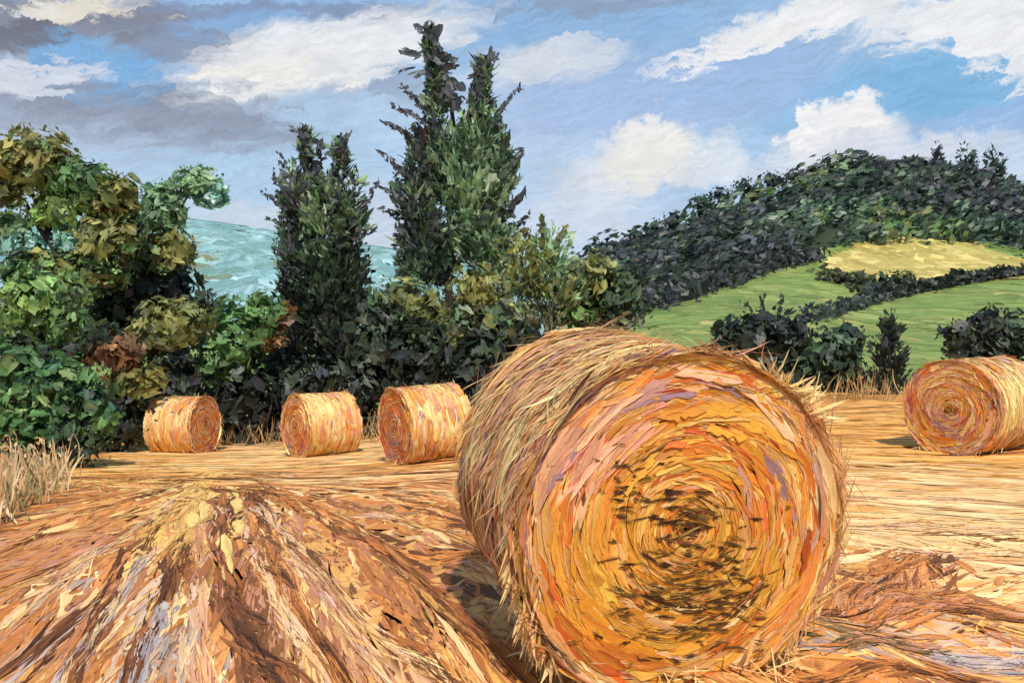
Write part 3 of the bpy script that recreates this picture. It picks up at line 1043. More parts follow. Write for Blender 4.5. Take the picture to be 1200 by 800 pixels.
def on_slope(x, y, A):
    e = .5
    z1 = base_h(x + A[0] * e, y + A[1] * e)
    z0 = base_h(x - A[0] * e, y - A[1] * e)
    return np.array([A[0], A[1], float(z1 - z0)])


th = R(15)
A = np.array([math.sin(th), -math.cos(th), 0])
FX = -1 if np.cross(A, [0, 0, 1])[0] < 0 else 1
cx, cy = .80 - A[0] * .6, 3.9 - A[1] * .6
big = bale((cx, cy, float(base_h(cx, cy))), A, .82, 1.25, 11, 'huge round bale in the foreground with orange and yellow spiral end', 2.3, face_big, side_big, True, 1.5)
for (px, py, Y, ang, right, rr, ll, seed, label, fp, sp) in (
        (216, 531, 19.3, 57, True, .655, 1.1, 21, 'small far bale with its orange end turned to the right, beside the dark bushes', mk_face(1.2), mk_side(.8)),
        (377, 534, 17.3, 63, False, .648, 1.1, 22, 'small pale bale with its shaded end facing left, middle of three', mk_face(.9), mk_side(1.5)),
        (498, 541, 14.2, 63, False, .648, 1.1, 23, 'far yellow bale with a rusty orange end facing left, partly behind the huge bale edge', mk_face(1.3), mk_side(1.2)),
        (1143, 533, 12.0, 26, False, .665, 1.5, 24, 'bale at the right whose whole round pinkish end faces the viewer', mk_face(.55), mk_side(1.4))):
    p = at(px, py, Y)
    A = axis_for(px, ang, right)
    A = on_slope(p[0], p[1], A)
    bale((p[0], p[1], float(base_h(p[0], p[1]))), A, rr, ll, seed, label, .55, fp, sp)


# ---------------------------------------------------------------- trees and bushes
DK = [((38, 44, 40), 3), ((47, 51, 49), 2), ((53, 62, 49), 2), ((60, 58, 67), 1)]  # near-black leaf tones, also used to paint shade low in the treeline
DKG = [((56, 71, 53), 3), ((71, 89, 62), 2), ((44, 56, 49), 2), ((82, 100, 78), 1)]
GRN = [((103, 136, 73), 3), ((87, 116, 67), 2), ((123, 156, 89), 2), ((64, 87, 56), 2), ((145, 172, 107), .7)]
EMER0 = [((69, 125, 73), 3), ((82, 143, 87), 2), ((51, 96, 69), 2), ((60, 112, 94), 1.3), ((138, 172, 112), .6), ((44, 67, 51), 2)]
EMER = [((76, 110, 62), 3), ((92, 128, 76), 2), ((56, 86, 54), 2), ((64, 100, 80), 1.2), ((136, 158, 106), .7), ((42, 60, 44), 2)]
BRT = [((147, 170, 94), 3), ((125, 152, 82), 2), ((172, 188, 116), 1.2), ((98, 120, 67), 2), ((69, 82, 53), 1.2)]
OLV = [((125, 127, 73), 3), ((143, 141, 85), 2), ((100, 105, 64), 2), ((82, 87, 60), 1.5)]
OLB = [((126, 114, 58), 3), ((112, 108, 58), 2), ((144, 128, 72), 2), ((100, 110, 64), 2)]
RUS = [((129, 91, 60), 3), ((107, 78, 56), 2), ((152, 112, 71), 1), ((82, 73, 53), 2)]
TEAL = [((147, 190, 174), 3), ((127, 172, 156), 2), ((172, 208, 197), 1.5), ((107, 147, 120), 1.5)]
GREYG = [((129, 156, 116), 3), ((112, 141, 107), 2), ((154, 179, 143), 1.3), ((87, 112, 85), 1.5)]
PURP = [((84, 86, 92), 3), ((66, 70, 74), 2), ((104, 106, 112), 1), ((64, 54, 56), 1)]
PURP0 = [((73, 71, 82), 3), ((60, 60, 69), 2), ((91, 87, 100), 1), ((58, 49, 51), 1)]
CONG = [((126, 144, 116), 3), ((82, 107, 76), 2), ((129, 154, 112), 1.3), ((64, 78, 64), 2), ((154, 172, 134), .6)]
BRNK = [((87, 78, 64), 2), ((107, 98, 78), 2), ((69, 67, 62), 2), ((127, 112, 80), 1)]


DK = DK + [((58, 70, 54), 2), ((70, 76, 62), 1)]
DKB = OLV + CONG + [((96, 96, 78), 2)]
PURM = PURP + PURP + DKG + CONG
CONP = PURP + CONG + DKG
MID = DKG + OLV + GRN


def tint(pal, k):
    return [(tuple(a * b for a, b in zip(c, k)), w) for c, w in pal]


BRT = tint(BRT, (.90, .93, .96))
GRN = tint(GRN, (.92, .94, 1.0))
OLB = tint(OLB, (.92, .98, 1.0))
MID = DKG + OLV + GRN


def crown_dabs(S_, blobs, Y, style, dens, depth=.8, size=1.0):
    """blobs: (px, py, rx, ry, palette[, weight]) -> clumps filling ellipsoids all the way round"""
    for b in blobs:
        px, py, rx, ry, pal = b[:5]
        kd = b[5] if len(b) > 5 else 1.0
        c = at(px, py, Y)
        s = Y / F                                   # metres per pixel
        Rx, Rz = rx * s, ry * s
        Ry = min(Rx, Rz * 1.4) * depth
        for (lay, nn, r0, r1, k0) in (('in', .7, .35, .75, 1.5), ('out', 1.5, .68, 1.04, 1.0)):
            n = int(max(20, rx * ry * 3.14 / 80 * nn * dens * kd))
            d = unit(rng.normal(0, 1, (n, 3)))
            # lumpy surface, so the outline is uneven
            lump = 1 + .16 * np.sin(5 * d[:, 0] + px) * np.sin(6 * d[:, 2] + py) + .10 * np.sin(11 * d[:, 0] + 9 * d[:, 1])
            r = rng.uniform(r0, r1, n) * lump
            P = c + d * r[:, None] * np.array([Rx, Ry, Rz])
            out = unit(d / np.array([Rx, Ry, Rz]) * Rx)
            C = pickc(P / (min(Rx, Rz) * .45 + .12), pal, .11, .13) * (2.2 if style == 'spire' else 1.45)
            C2 = pick(n, pal, .13)
            if style == 'leaf':
                T = unit(np.cross(out, rng.normal(0, 1, (n, 3))) + .25 * out + np.array([0, 0, -.25]))
                Nn = unit(out + .45 * rng.normal(0, 1, (n, 3)) + np.array([0, 0, .3]))
                L = s * rng.uniform(9, 25, n) * k0 * size
                Wd = L * rng.uniform(.38, .72, n)
                S_.add(P, T, Nn, L, Wd, C, cols=4, rows=4, jag=.52, bend=rng.normal(0, .5, n) / L, arch=rng.normal(.2, .3, n) / L, lift=.08 * Wd, C2=C2, streak=.22)
            elif style == 'spire':
                T = unit(out * np.array([.9, .9, .2]) + np.array([0, 0, .85]) + .28 * rng.normal(0, 1, (n, 3)))
                Nn = unit(out + .5 * rng.normal(0, 1, (n, 3)))
                L = s * rng.uniform(10, 28, n) * k0 * size
                Wd = L * rng.uniform(.2, .5, n)
                S_.add(P, T, Nn, L, Wd, C, cols=4, rows=4, jag=.62, bend=rng.normal(0, .6, n) / L, arch=rng.normal(-.5, .4, n) / L, lift=.08 * Wd, C2=C2, streak=.16)
        # small loose leaves breaking the outline
        n = int(max(16, (rx + ry) * 1.1 * dens))
        d = unit(rng.normal(0, 1, (n, 3)))
        P = c + d * rng.uniform(.95, 1.22, n)[:, None] * np.array([Rx, Ry, Rz])
        T = unit(d + .8 * rng.normal(0, 1, (n, 3)) + np.array([0, 0, .4 if style == 'spire' else 0]))
        L = s * rng.uniform(4, 9, n) * size * (1.3 if style == 'spire' else 1)
        S_.add(P, T, unit(d + .8 * rng.normal(0, 1, (n, 3))), L, L * rng.uniform(.3, .6, n), pick(n, pal, .15), cols=2, rows=2, jag=.4, taper=.6)


def limbs(lines, Y, dy=0.0):
    """lines: list of [(px, py), ...], radius px at foot, radius px at tip"""
    ch = []
    for pts, r0, r1 in lines:
        P = np.array([at(x, y, Y) for x, y in pts])
        m = len(P)
        tt = np.linspace(0, m - 1, (m - 1) * 4 + 1)
        Q_ = np.stack([np.interp(tt, np.arange(m), P[:, i]) for i in range(3)], -1)
        Q_[:, 1] += dy + .12 * np.sin(np.arange(len(Q_)) * .9 + P[0, 0] * 3)
        ch.append((Q_, np.linspace(r0, r1, len(Q_)) * Y / F))
    return ch


def plant(name, label, cat, group, Y, blobs, style='leaf', dens=1.0, trunk=None, size=1.0, depth=.8, extra=None):
    xs = [b[0] for b in blobs]
    px = sum(xs) / len(xs)
    x = (px - 600) / F * Y
    gz = float(base_h(x, Y))
    root = empty(name, (x, Y, gz))
    tag(root, label, cat, group)
    S_ = Strokes()
    if not trunk and Y < 30:             # bushes are leafy to the foot, where shade is painted as dark leaves
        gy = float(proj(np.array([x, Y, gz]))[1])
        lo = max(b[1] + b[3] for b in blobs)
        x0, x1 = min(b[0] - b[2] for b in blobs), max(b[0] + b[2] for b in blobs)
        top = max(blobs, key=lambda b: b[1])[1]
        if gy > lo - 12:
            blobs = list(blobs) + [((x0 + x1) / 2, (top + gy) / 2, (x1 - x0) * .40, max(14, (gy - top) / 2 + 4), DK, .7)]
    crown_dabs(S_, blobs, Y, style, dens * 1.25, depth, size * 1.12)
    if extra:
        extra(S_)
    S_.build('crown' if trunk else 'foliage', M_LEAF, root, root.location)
    # stem down to the ground
    fx, fy = proj(np.array([x, Y, gz - .15]))
    if trunk:
        lines = [([(trunk[0][0][0][0], float(fy))] + trunk[0][0], trunk[0][1], trunk[0][2])] + list(trunk[1:])
    else:
        low = max(blobs, key=lambda b: b[1])
        lines = [([(px + k * 6, float(fy)), (px + k * 12, (float(fy) + low[1]) / 2), (px + k * 20, low[1])], 3.2, 1.4) for k in (-1, 0, 1)]
    me = tube_mesh('trunk', limbs(lines, Y))
    me.transform(__import__('mathutils').Matrix.Translation((-x, -Y, -gz)))
    link('trunk' if trunk else 'stems', me, M_BARK, root)
    return root


GT = 'trees and bushes along the far edge of the field'


def hooks(items, Y, pal):
    """wispy dark twig tips standing out of a spire: (px, py, length px, angle deg from up, + to the right)"""
    def f(S_):
        s = Y / F
        for (px, py, ln, ang, w) in items:
            n = 22
            t = np.linspace(-1.5, .7, n)
            a0 = np.radians(ang)
            curl = rng.normal(0, 7)
            qx = px + np.sin(a0) * ln * t + curl * t * t * .5 + rng.normal(0, 1.6, n)
            qy = py - np.cos(a0) * ln * t * .9 + rng.normal(0, 1.6, n)
            c = at(qx, qy, Y + rng.normal(0, .2, n))
            a = a0 + np.radians(rng.normal(0, 30, n))
            T = np.stack([np.sin(a), rng.normal(0, .3, n), np.cos(a)], -1)
            L = ln * s * rng.uniform(.25, .7, n)
            S_.add(c, T, unit(np.stack([rng.normal(0, .4, n), np.full(n, -1.), rng.normal(.3, .4, n)], -1)), L, w * s * rng.uniform(.4, 1.0, n) * (1.1 - .3 * t), pick(n, pal, .2), cols=3, rows=4, jag=.5,
                   bend=rng.normal(0, .9, n) / L, lift=.02, streak=.25)
    return f


plant('broadleaf_tree', 'tall spreading tree at the left edge with an ochre brown top and bare crossing limbs', 'tree', GT, 22,
      [(45, 188, 42, 36, OLB), (8, 206, 30, 34, OLV), (94, 214, 38, 26, GRN), (135, 230, 30, 26, OLB), (70, 246, 48, 22, BRT, .8), (8, 264, 26, 18, GREYG), (24, 286, 30, 15, TEAL, .8), (82, 284, 20, 20, TEAL, .8),
       (124, 278, 38, 30, OLV), (150, 272, 20, 26, MID), (55, 310, 50, 24, MID), (105, 318, 46, 26, MID)], dens=1.6, size=1.0,
      trunk=(([(86, 340), (70, 300), (48, 256), (36, 215)], 6, 2), ([(70, 300), (30, 238), (10, 222)], 3, 1.4), ([(78, 318), (100, 275), (112, 235)], 3.4, 1.4), ([(56, 270), (66, 225), (58, 195)], 2.5, 1)))
plant('broadleaf_tree', 'slender tree with two small round grey green heads on forked stems', 'tree', GT, 23.5,
      [(190, 246, 26, 32, GREYG), (232, 214, 30, 18, GREYG), (246, 228, 20, 13, TEAL), (158, 292, 14, 20, TEAL), (204, 294, 28, 22, OLV, .8), (180, 300, 30, 26, MID)], dens=1.6, size=1.0,
      trunk=(([(176, 330), (170, 300), (163, 268)], 4, 1.8), ([(172, 302), (188, 276), (208, 250), (228, 222)], 2.6, 1), ([(170, 300), (192, 262)], 2, 1)))
plant('broadleaf_tree', 'dense dark green tree behind the green bushes at left', 'tree', GT, 24,
      [(120, 330, 56, 40, MID), (180, 338, 50, 40, DK), (150, 375, 64, 44, DKG), (222, 372, 36, 36, DK), (90, 380, 50, 50, DK)], dens=1.2, size=1.1, trunk=(([(150, 400), (152, 340)], 6, 3), ([(150, 390), (190, 330)], 3, 1.5)))
plant('leafy_bush', 'bright yellow green bush with pale leaf tips at the left edge', 'bush', GT, 17,
      [(50, 348, 52, 34, BRT), (8, 372, 32, 34, BRT), (70, 378, 40, 26, GRN), (22, 330, 30, 24, GRN)], dens=1.0, size=.95)
plant('leafy_bush', 'emerald green bush reaching down to the pale grass at the left edge', 'bush', GT, 14.5,
      [(14, 440, 40, 52, EMER), (68, 452, 38, 40, EMER), (108, 478, 32, 42, EMER), (40, 500, 48, 36, EMER), (90, 512, 36, 26, DKG)], dens=1.0, size=1.0)
plant('leafy_bush', 'russet brown bush between the emerald and the olive bush', 'bush', GT, 19,
      [(135, 415, 36, 24, RUS), (158, 448, 36, 24, OLB), (118, 395, 28, 18, DKG)], dens=1.0)
plant('leafy_bush', 'rounded olive bush with an orange brown patch above the leftmost far bale', 'bush', GT, 21,
      [(205, 378, 46, 32, OLV), (218, 370, 26, 16, OLB), (180, 395, 36, 26, OLV)], dens=1.05)
plant('leafy_bush', 'fresh green bush between the olive bush and the dark twin spired tree', 'bush', GT, 21.5,
      [(280, 392, 42, 42, GRN), (262, 420, 36, 30, GRN), (312, 368, 24, 26, GRN), (330, 372, 10, 12, RUS), (318, 398, 9, 9, RUS)], dens=1.0)
for (px, py, rx, ry, Y, lab) in ((176, 468, 40, 42, 22.5, 'low black bush just left of the leftmost far bale'), (262, 462, 44, 44, 23, 'black bush behind the leftmost far bale'),
                                 (312, 452, 40, 50, 22.4, 'black bush in the gap between the two leftmost far bales'), (356, 462, 40, 34, 21.8, 'black bush at the foot of the dark twin spired conifer, behind the middle far bale'),
                                 (432, 420, 42, 60, 22, 'black bush behind the gap between the second and third far bale'),
                                 (490, 425, 42, 54, 21.6, 'black bush directly behind the rusty ended far bale'), (552, 432, 46, 52, 21, 'black brown bush just left of the huge bale')):
    plant('dark_bush', lab, 'bush', GT, Y, [(px, py, rx, ry, DK), (px + rx * .3, py - ry * .4, rx * .6, ry * .4, DKG, .5), (px - 8, py + ry * .6, rx * .9, ry * .5, DK)], dens=.85)  # shade under the treeline is put into these dark leaf colours
plant('conifer_tree', 'dark twin spired conifer, the shorter of the two tall trees', 'tree', GT, 23,
      [(350, 234, 22, 44, PURM), (358, 172, 7, 22, CONP), (401, 186, 7, 24, CONP), (408, 252, 20, 48, CONP), (378, 262, 28, 58, CONG), (377, 226, 18, 24, CONG, .8), (340, 300, 18, 50, PURM), (380, 330, 40, 54, DKG), (412, 330, 22, 50, DK), (350, 380, 34, 60, DK), (398, 392, 40, 60, DK)],
      'spire', 1.5, size=1.05, trunk=(([(377, 400), (376, 260), (374, 190)], 6, 1.5), ([(376, 260), (366, 200), (358, 162)], 2.5, .8), ([(378, 250), (394, 200), (400, 168)], 2.5, .8)),
      extra=hooks([(362, 178, 34, -22, 7), (354, 158, 20, -60, 6), (372, 185, 30, 10, 7), (394, 190, 30, 20, 6), (402, 165, 20, 40, 4), (326, 215, 26, -25, 5), (318, 232, 20, -50, 4), (430, 236, 34, 28, 6), (330, 190, 16, -10, 4),
                   (428, 275, 22, 60, 4), (322, 260, 18, -70, 4), (414, 205, 16, 20, 4)], 23, PURP))
plant('conifer_tree', 'tallest tree, a ragged grey green conifer with two broken tops and a visible black trunk', 'tree', GT, 24,
      [(504, 50, 6, 20, CONP), (512, 86, 9, 24, CONP), (566, 90, 7, 26, CONP), (534, 178, 34, 34, CONG), (498, 312, 36, 24, CONP), (578, 292, 34, 32, CONG), (503, 180, 26, 42, PURM, .8), (562, 160, 26, 44, CONG), (511, 118, 13, 26, CONP, .7), (563, 122, 11, 26, CONP, .7), (490, 228, 28, 38, PURM), (545, 215, 46, 50, CONG), (585, 205, 20, 46, CONG), (498, 275, 34, 38, PURM),
       (560, 270, 38, 40, CONG), (505, 300, 30, 30, DKG), (575, 262, 18, 40, PURP, .6)],
      'spire', 1.6, size=1.05, trunk=(([(526, 330), (528, 240), (532, 150), (524, 90)], 6, 1.6), ([(530, 200), (548, 140), (564, 72)], 3, .9), ([(528, 300), (544, 250), (560, 215)], 2.5, 1), ([(526, 120), (512, 70), (502, 36)], 2.2, .8)),
      extra=hooks([(502, 44, 30, -40, 9), (512, 66, 34, -20, 8), (494, 66, 30, -70, 9), (498, 88, 34, -75, 9), (518, 84, 34, -25, 10), (564, 88, 40, 12, 10), (576, 76, 22, 30, 5), (556, 104, 30, 0, 8), (596, 118, 30, 35, 6),
                   (604, 190, 26, 40, 7), (602, 240, 34, 35, 9), (474, 130, 22, -60, 5), (466, 152, 26, -60, 5), (460, 190, 26, -45, 5), (456, 222, 22, -65, 5), (462, 250, 26, -70, 6), (480, 110, 20, -40, 5), (610, 262, 24, 45, 5),
                   (464, 205, 20, -20, 4), (478, 285, 26, -60, 7)], 24, PURP))
plant('leafy_bush', 'grey olive bush at the foot of the tallest conifer, left of its trunk', 'bush', GT, 22.5,
      [(476, 352, 40, 28, DKB), (500, 372, 36, 28, OLV), (452, 372, 30, 34, DKG)], dens=1.05)
plant('leafy_bush', 'broad grey brown bush right of the tallest conifer trunk and behind the huge bale', 'bush', GT, 21.5,
      [(560, 338, 36, 30, OLV), (585, 375, 44, 30, DKB), (545, 385, 36, 34, DKB), (602, 396, 40, 26, DK)], dens=1.05)
plant('spiky_bush', 'light olive bush with upright spiky shoots standing against the sky', 'bush', GT, 23,
      [(615, 312, 36, 36, OLV), (645, 300, 26, 30, GREYG), (590, 330, 30, 28, CONG), (650, 345, 34, 34, DKB)], 'spire', 1.1, size=.9,
      extra=hooks([(636, 270, 26, -5, 8), (656, 278, 22, 25, 6), (622, 282, 24, -20, 6), (602, 292, 24, -30, 5)], 23, OLV))
plant('leafy_bush', 'olive green bush sloping down above the top of the huge bale', 'bush', GT, 24,
      [(690, 325, 34, 30, OLV), (676, 352, 36, 28, GRN), (716, 352, 34, 34, DKG), (735, 340, 20, 26, DKG), (705, 375, 50, 22, DKB)], dens=1.0)
plant('dark_bush', 'wide dark bush with bare sprigs below the green meadow, right of the huge bale top', 'bush', 'dark bushes under the meadow', 26,
      [(895, 392, 42, 30, DK), (870, 402, 34, 26, DKG), (925, 400, 34, 36, DK), (855, 392, 20, 12, DK, .5)], dens=1.0,
      extra=hooks([(895, 362, 26, -10, 4), (914, 362, 24, 15, 5), (880, 364, 20, -30, 4)], 26, DK))
plant('leafy_bush', 'dark green bush behind the frayed right shoulder of the huge bale', 'bush', 'dark bushes under the meadow', 25,
      [(968, 424, 36, 36, DKG), (985, 402, 26, 26, DKG), (950, 446, 40, 24, DKG), (998, 440, 14, 16, RUS, .7)], dens=1.0)
plant('pointed_tree', 'black pointed tree standing in the meadow just left of the right bale', 'tree', 'dark bushes under the meadow', 23,
      [(1040, 425, 24, 36, DK), (1042, 392, 13, 26, DK), (1036, 448, 26, 22, DK)], 'spire', 1.0, size=.85, trunk=(([(1040, 440), (1041, 400)], 3, 1.2),))
plant('dark_bush', 'black bushy thicket behind the right bale', 'bush', 'dark bushes under the meadow', 22,
      [(1128, 394, 24, 18, DK), (1162, 382, 26, 22, DK), (1192, 390, 30, 26, DKG), (1230, 392, 36, 30, DKG), (1150, 408, 44, 18, DK)], dens=1.0)

# ---------------------------------------------------------------- meadow, ochre field, far teal hill
GREENM = [((122, 138, 72), 3), ((110, 128, 66), 3), ((136, 146, 80), 2), ((104, 120, 64), 1.5), ((160, 150, 90), .5)]
OCHM = [((174, 156, 88), 3), ((188, 170, 102), 2), ((156, 142, 76), 2), ((214, 192, 120), 1), ((160, 142, 74), 1)]
TEALM = [((130, 164, 164), 3), ((116, 150, 148), 3), ((156, 184, 186), 2), ((102, 136, 126), 1.5)]  # blue green with the haze of distance painted in
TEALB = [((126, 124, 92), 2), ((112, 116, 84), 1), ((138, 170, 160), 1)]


def hdrape(off):
    def f(X, hl):
        X[..., 2] = base_h(X[..., 0], X[..., 1]) + off[:, None, None]
        return X
    return f


def hill_strokes(name, label, cat, px0, px1, y0, y1, n, pal, keep, ang, lpx, wpx, kind='structure', extra_pal=None, o0=.03, o1=.08):
    Y = np.exp(rng.uniform(math.log(y0), math.log(y1), n))
    X = (rng.uniform(px0, px1, n) - 600) / F * Y
    Z = base_h(X, Y)
    px, py = proj(np.stack([X, Y, Z], -1))
    k = keep(px, py, X, Y)
    X, Y, Z, px, py = X[k], Y[k], Z[k], px[k], py[k]
    n = len(X)
    e = .5
    gx = (base_h(X + e, Y) - base_h(X - e, Y)) / (2 * e)
    gy = (base_h(X, Y + e) - base_h(X, Y - e)) / (2 * e)
    Nn = unit(np.stack([-gx, -gy, np.ones(n)], -1))
    a = R(ang) + rng.normal(0, .2, n)
    T = np.stack([np.cos(a), np.sin(a), gx * np.cos(a) + gy * np.sin(a)], -1)
    s = Y / F
    C = pick(n, pal, .07)
    C2 = pick(n, pal, .09)
    if extra_pal:
        p2, fn = extra_pal
        w = rng.random(n) < fn(px, py)
        C[w] = pick(w.sum(), p2, .08)
    L = s * rng.uniform(.6, 1.4, n) * lpx
    Wd = s * rng.uniform(.6, 1.4, n) * wpx
    P = np.stack([X, Y, Z], -1) + Nn * (rng.uniform(o0, o1, n) * Y / 60)[:, None]
    st_ = Strokes().add(P, T, Nn, L, Wd, C, cols=3, rows=4, jag=.4, lift=.0, C2=C2, streak=.06, drape=hdrape((rng.uniform(o0, o1, n) * Y / 60)))
    o = st_.build(name, M_TURF)
    tag(o, label, cat, kind=kind)
    return o


hill_strokes('meadow', 'smooth green meadow on the hillside', 'meadow', 700, 1500, 34, 140, 5200, GREENM, lambda px, py, X, Y: (Y > 33) & (Y < np.interp(px, [690, 760, 900, 960, 1000, 1180, 1230, 1500], [112, 108, 128, 131, 136, 136, 118, 116]) + 1), 14, 40, 60)
hill_strokes('ochre_field', 'pale ochre ripe field high on the hillside', 'field', 985, 1200, 100, 150, 3400, OCHM,
             lambda px, py, X, Y: (py > 314 - 24 * np.sqrt(np.clip(1 - ((px - 1090) / 92) ** 2, 0, 1))) & (py < 334 - (px - 1090) * .06) & (np.abs(px - 1088) < 92) & (Y > 111), 4, 34, 70, o0=.1, o1=.15)
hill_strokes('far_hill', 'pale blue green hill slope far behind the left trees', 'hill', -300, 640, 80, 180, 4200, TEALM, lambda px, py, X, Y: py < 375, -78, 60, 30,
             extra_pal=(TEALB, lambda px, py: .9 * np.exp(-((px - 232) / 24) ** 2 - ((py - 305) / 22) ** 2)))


# ---------------------------------------------------------------- hedges on the hill
def hedge(label, pts, w, h, pal, group, dens=1.0):
    """pts: (px, Y) along the ground"""
    P = []
    for (p0, y0), (p1, y1) in zip(pts[:-1], pts[1:]):
        for t in np.linspace(0, 1, 14):
            Y = y0 + (y1 - y0) * t
            X = (p0 + (p1 - p0) * t - 600) / F * Y
            P.append((X, Y))
    P = np.array(P)
    S_ = Strokes()
    m = len(P)
    n = int(m * 16 * dens)
    idx = rng.integers(0, m - 1, n)
    t = rng.random(n)[:, None]
    q = P[idx] * (1 - t) + P[(idx + 1) % m] * t + rng.normal(0, w * .35, (n, 2))
    hh = h * (.65 + .5 * np.abs(np.sin(idx * .7)) * np.abs(np.sin(idx * .23 + 1)))
    z = base_h(q[:, 0], q[:, 1]) + rng.random(n) * hh
    d = unit(np.stack([rng.normal(0, 1, n), rng.normal(-.3, 1, n), rng.uniform(0, 1.2, n)], -1))
    T = unit(np.cross(d, rng.normal(0, 1, (n, 3))) + np.array([.6, 0, .2]))
    s = q[:, 1] / F
    L = s * rng.uniform(6, 16, n)
    S_.add(np.stack([q[:, 0], q[:, 1], z], -1), T, d, L, L * rng.uniform(.3, .6, n), pick(n, pal, .18), cols=3, rows=3, jag=.45, bend=rng.normal(0, .4, n) / L, arch=.3 / L, C2=pick(n, pal, .2))
    return tag(S_.build('hedge', M_LEAF), label, 'hedge', group)


GH = 'hedges dividing the hillside fields'
hedge('dark hedge running under the pale ochre field to the right edge', [(1020, 92), (1060, 97), (1110, 102), (1160, 107), (1215, 111)], 1.5, 1.7, DK, GH, 1.2)
hedge('blue green hedge slanting down the meadow from the ochre field to the dark bushes', [(945, 71), (985, 80), (1020, 90), (1050, 97)], 1.2, 1.3, DKG + PURP, GH, 1.0)
hedge('short broken hedge at the left end of the ochre field', [(965, 112), (1000, 108), (1022, 98)], 2.0, 1.8, OLV + DK, GH, .9)
hedge('long blue black hedge slanting down below the wood to the huge bale top', [(752, 84), (800, 98), (850, 112), (900, 124), (950, 130)], 3.5, 2.6, PURP + DK, GH, 1.6)
plant('dark_bush', 'small round dark bush at the lower edge of the ochre field', 'bush', None, 101, [(1044, 330, 22, 12, DK), (1060, 326, 12, 8, OLV)], dens=1.4, size=.6)

# ---------------------------------------------------------------- wood on the hill and the trees along its ridge
WOODB = [((58, 76, 70), 2), ((70, 90, 76), 1), ((48, 62, 62), 2)]
S_ = Strokes()
nt = 760
pxs = rng.uniform(690, 1500, nt)
yf = np.interp(pxs, [690, 760, 900, 960, 1000, 1180, 1230, 1500], [112, 108, 128, 131, 136, 136, 118, 116])
tt = rng.random(nt)
Ys = yf + (214 - yf) * tt
Xs = (pxs - 600) / F * Ys
Zs = base_h(Xs, Ys)
tone = np.sin(Xs * .09 + 2) + np.sin(Ys * .12 + Xs * .05) + rng.normal(0, .28, nt)
for i in range(nt):
    tn = tone[i]
    pal = PURP + DK if tn < -.5 else DKG + DK if tn < .8 else (DKG + WOODB + CONG if tn < 1.6 else DKG + OLV + GRN)
    h = rng.uniform(3.0, 5.5) * (1.7 if Ys[i] > 198 and pxs[i] < 1000 else 1)
    w = h * rng.uniform(.38, .6)
    n = 22
    d = unit(rng.normal(0, 1, (n, 3)) + np.array([0, -.2, .3]))
    P = np.array([Xs[i], Ys[i], Zs[i] + h * .5]) + d * np.array([w, w, h * .5])
    T = unit(np.cross(d, rng.normal(0, 1, (n, 3))) + np.array([1.8, .3, .9]))
    L = Ys[i] / F * rng.uniform(8, 19, n)
    S_.add(P, T, unit(d + .4 * rng.normal(0, 1, (n, 3))), L, L * rng.uniform(.25, .45, n), pick(n, pal, .12) * 1.25, cols=3, rows=3, jag=.45, arch=.4 / L, bend=rng.normal(0, .4, n) / L, C2=pick(n, pal, .2))
tag(S_.build('woodland', M_LEAF), 'dark mixed wood covering the upper hillside up to the ridge', 'wood', kind='stuff')

GR = 'trees standing along the ridge of the wooded hill'
ridge = [(690, 312, 8, 10), (708, 300, 8, 14), (726, 286, 7, 10), (742, 276, 7, 12), (768, 262, 8, 11), (790, 250, 9, 10), (822, 232, 9, 11), (846, 222, 9, 10), (872, 212, 10, 10), (905, 204, 11, 9), (930, 200, 10, 9), (962, 194, 11, 10), (985, 190, 10, 10),
         (1008, 186, 12, 13), (1030, 192, 10, 10), (1052, 198, 9, 9), (1072, 198, 7, 12), (1098, 190, 6, 19), (1128, 192, 7, 19), (1140, 194, 6, 16), (1160, 196, 7, 20), (1172, 200, 5, 18), (1192, 216, 9, 10)]
for i, (px, py, rx, ry) in enumerate(ridge):
    if ry < 16:
        rx, ry, py = rx * 1.4, ry * 1.2, py + 8
    else:
        py = py - 3
    tall = ry >= 16
    Yr = 211
    root = empty('ridge_tree', tuple(at(px, py + ry + 6, Yr)))
    where = {1098: 'slim dark tree, leftmost of the tall ones near the right end of the ridge', 1128: 'left one of a close dark pair of tall trees on the ridge', 1140: 'right one of a close dark pair of tall trees on the ridge',
             1160: 'tallest reddish black tree near the right end of the ridge', 1172: 'slim tree just right of the tallest reddish black ridge tree'}.get(px, 'small dark tree in the uneven line along the hill ridge')
    tag(root, where, 'tree', GR)
    Sx = Strokes()
    crown_dabs(Sx, [(px, py, rx, ry, PURP + DK if i % 2 else DK + DKG)], Yr, 'spire' if tall else 'leaf', 2.2, .8, .5)
    Sx.build('crown', M_LEAF, root, root.location)
    me = tube_mesh('trunk', limbs([([(px, py + ry + 8), (px, py)], 1.2, .6)], Yr))
    me.transform(__import__('mathutils').Matrix.Translation(-root.location))
    link('trunk', me, M_BARK, root)


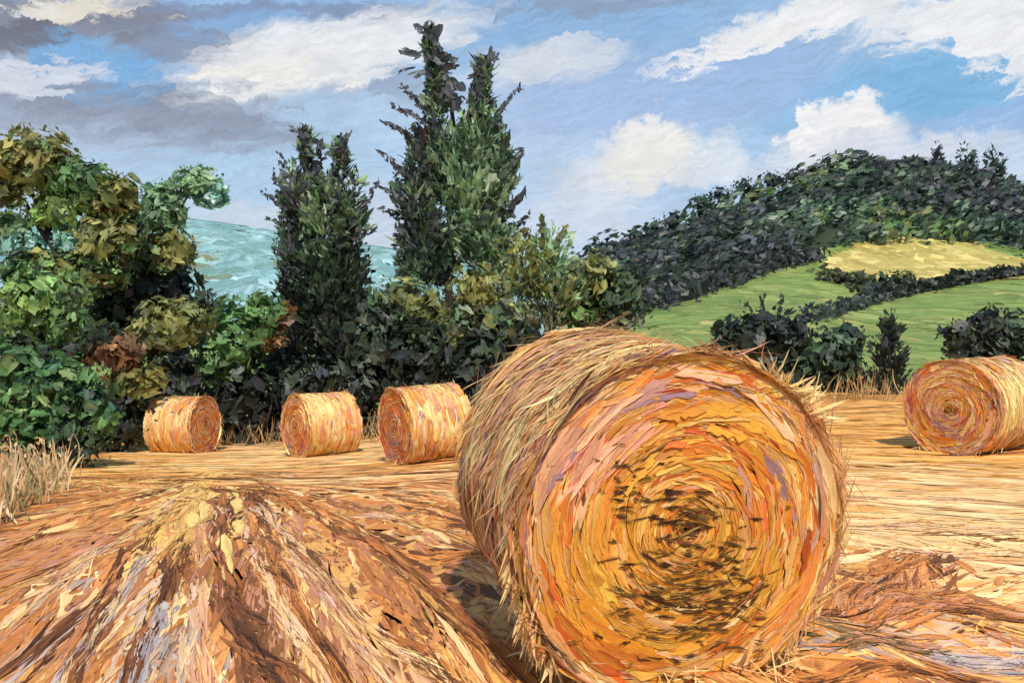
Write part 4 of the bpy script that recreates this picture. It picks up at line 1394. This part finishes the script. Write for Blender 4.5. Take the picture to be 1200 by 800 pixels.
# ---------------------------------------------------------------- dry grass and stalks at the field edge
def blades(name, label, spots, pal, h0, h1, w, kind='stuff'):
    S2 = Strokes()
    for (px, py, Y, spread, n) in spots:
        c = at(px, py, Y)
        x = c[0] + rng.normal(0, spread, n)
        y = c[1] + rng.normal(0, spread * .7, n)
        z = base_h(x, y)
        T = unit(np.stack([rng.normal(0, .30, n), rng.normal(0, .25, n), np.ones(n)], -1))
        L = rng.uniform(h0, h1, n)
        P = np.stack([x, y, z], -1) + T * (L * .45)[:, None]
        S2.add(P, T, unit(np.stack([rng.normal(0, .5, n), -np.ones(n), rng.normal(.2, .2, n)], -1)), L, w * rng.uniform(.5, 1.4, n), pick(n, pal, .12), cols=1, rows=5, jag=.15, bend=rng.normal(0, .9, n), taper=.7)
        # seed heads
        m = n // 2
        S2.add((P + T * (L * .5)[:, None])[:m], T[:m] + .4 * rng.normal(0, 1, (m, 3)), unit(rng.normal(0, 1, (m, 3)) + np.array([0, -1.5, .4])), w * rng.uniform(2.5, 6, m), w * rng.uniform(.6, 1.6, m), pick(m, pal, .12), cols=2, rows=3, jag=.5)
    return tag(S2.build(name, M_HAY), label, 'grass', kind=kind)


PALEG = [((214, 180, 138), 3), ((200, 164, 116), 2), ((226, 198, 164), 1), ((180, 160, 116), 1.5), ((130, 134, 92), 1.5)]
blades('dry_grass', 'tall pale dry grass at the left edge in front of the emerald bush',
       [(4, 615, 9.2, .12, 30), (16, 600, 9.7, .16, 40), (34, 580, 10.6, .15, 60), (24, 560, 12.4, .3, 60), (52, 566, 11.2, .18, 50), (66, 556, 12.4, .12, 22), (-30, 600, 9.6, .4, 120), (0, 640, 8.4, .12, 26)], PALEG, .15, .8, .026)
blades('dry_stalks', 'thin pale stalks standing in front of the dark bushes',
       [(150, 522, 20.5, .25, 22), (163, 520, 20.5, .2, 14), (275, 505, 21, .35, 26), (300, 503, 21, .4, 26), (330, 500, 21, .3, 18), (432, 497, 20.3, .3, 26), (450, 500, 19.5, .25, 20), (1000, 468, 20.4, .35, 26), (1020, 468, 20.4, .35, 20), (980, 470, 20, .3, 14), (1050, 468, 20, .3, 20)],
       [((176, 142, 92), 2), ((140, 114, 76), 2), ((200, 164, 112), 1)], .25, .9, .022)

# a small weed rooted in the top of the huge bale
root_, O, S, U, A = big
wp = at(757, 437, 3.98)
wroot = empty('weed_sprig', tuple(wp))
tag(wroot, 'small olive weed sprig sticking up from the top of the huge bale', 'weed')
chains = limbs([([(757, 452), (754, 432), (757, 412), (762, 398)], 1.6, .5), ([(756, 440), (748, 428), (746, 418)], 1.2, .5), ([(757, 432), (766, 426)], 1.0, .5)], 3.98)
me = tube_mesh('stem', [(q * 1.0, r) for q, r in chains], 6)
me.transform(__import__('mathutils').Matrix.Translation(-wroot.location))
link('stem', me, mat_noise('weed_stem', [(96, 84, 46), (140, 118, 62), (170, 140, 80)], 30), wroot)
Sx = Strokes()
n = 16
P = at(rng.uniform(744, 768, n), rng.uniform(400, 446, n), np.full(n, 3.98))
Sx.add(P, unit(rng.normal(0, 1, (n, 3)) + np.array([0, 0, .8])), unit(rng.normal(0, 1, (n, 3)) + np.array([0, -2, .5])), rng.uniform(.02, .05, n), rng.uniform(.006, .014, n), pick(n, OLV + GOLD, .1), cols=2, rows=3, jag=.3)
Sx.build('leaves', M_LEAF, wroot, wroot.location)
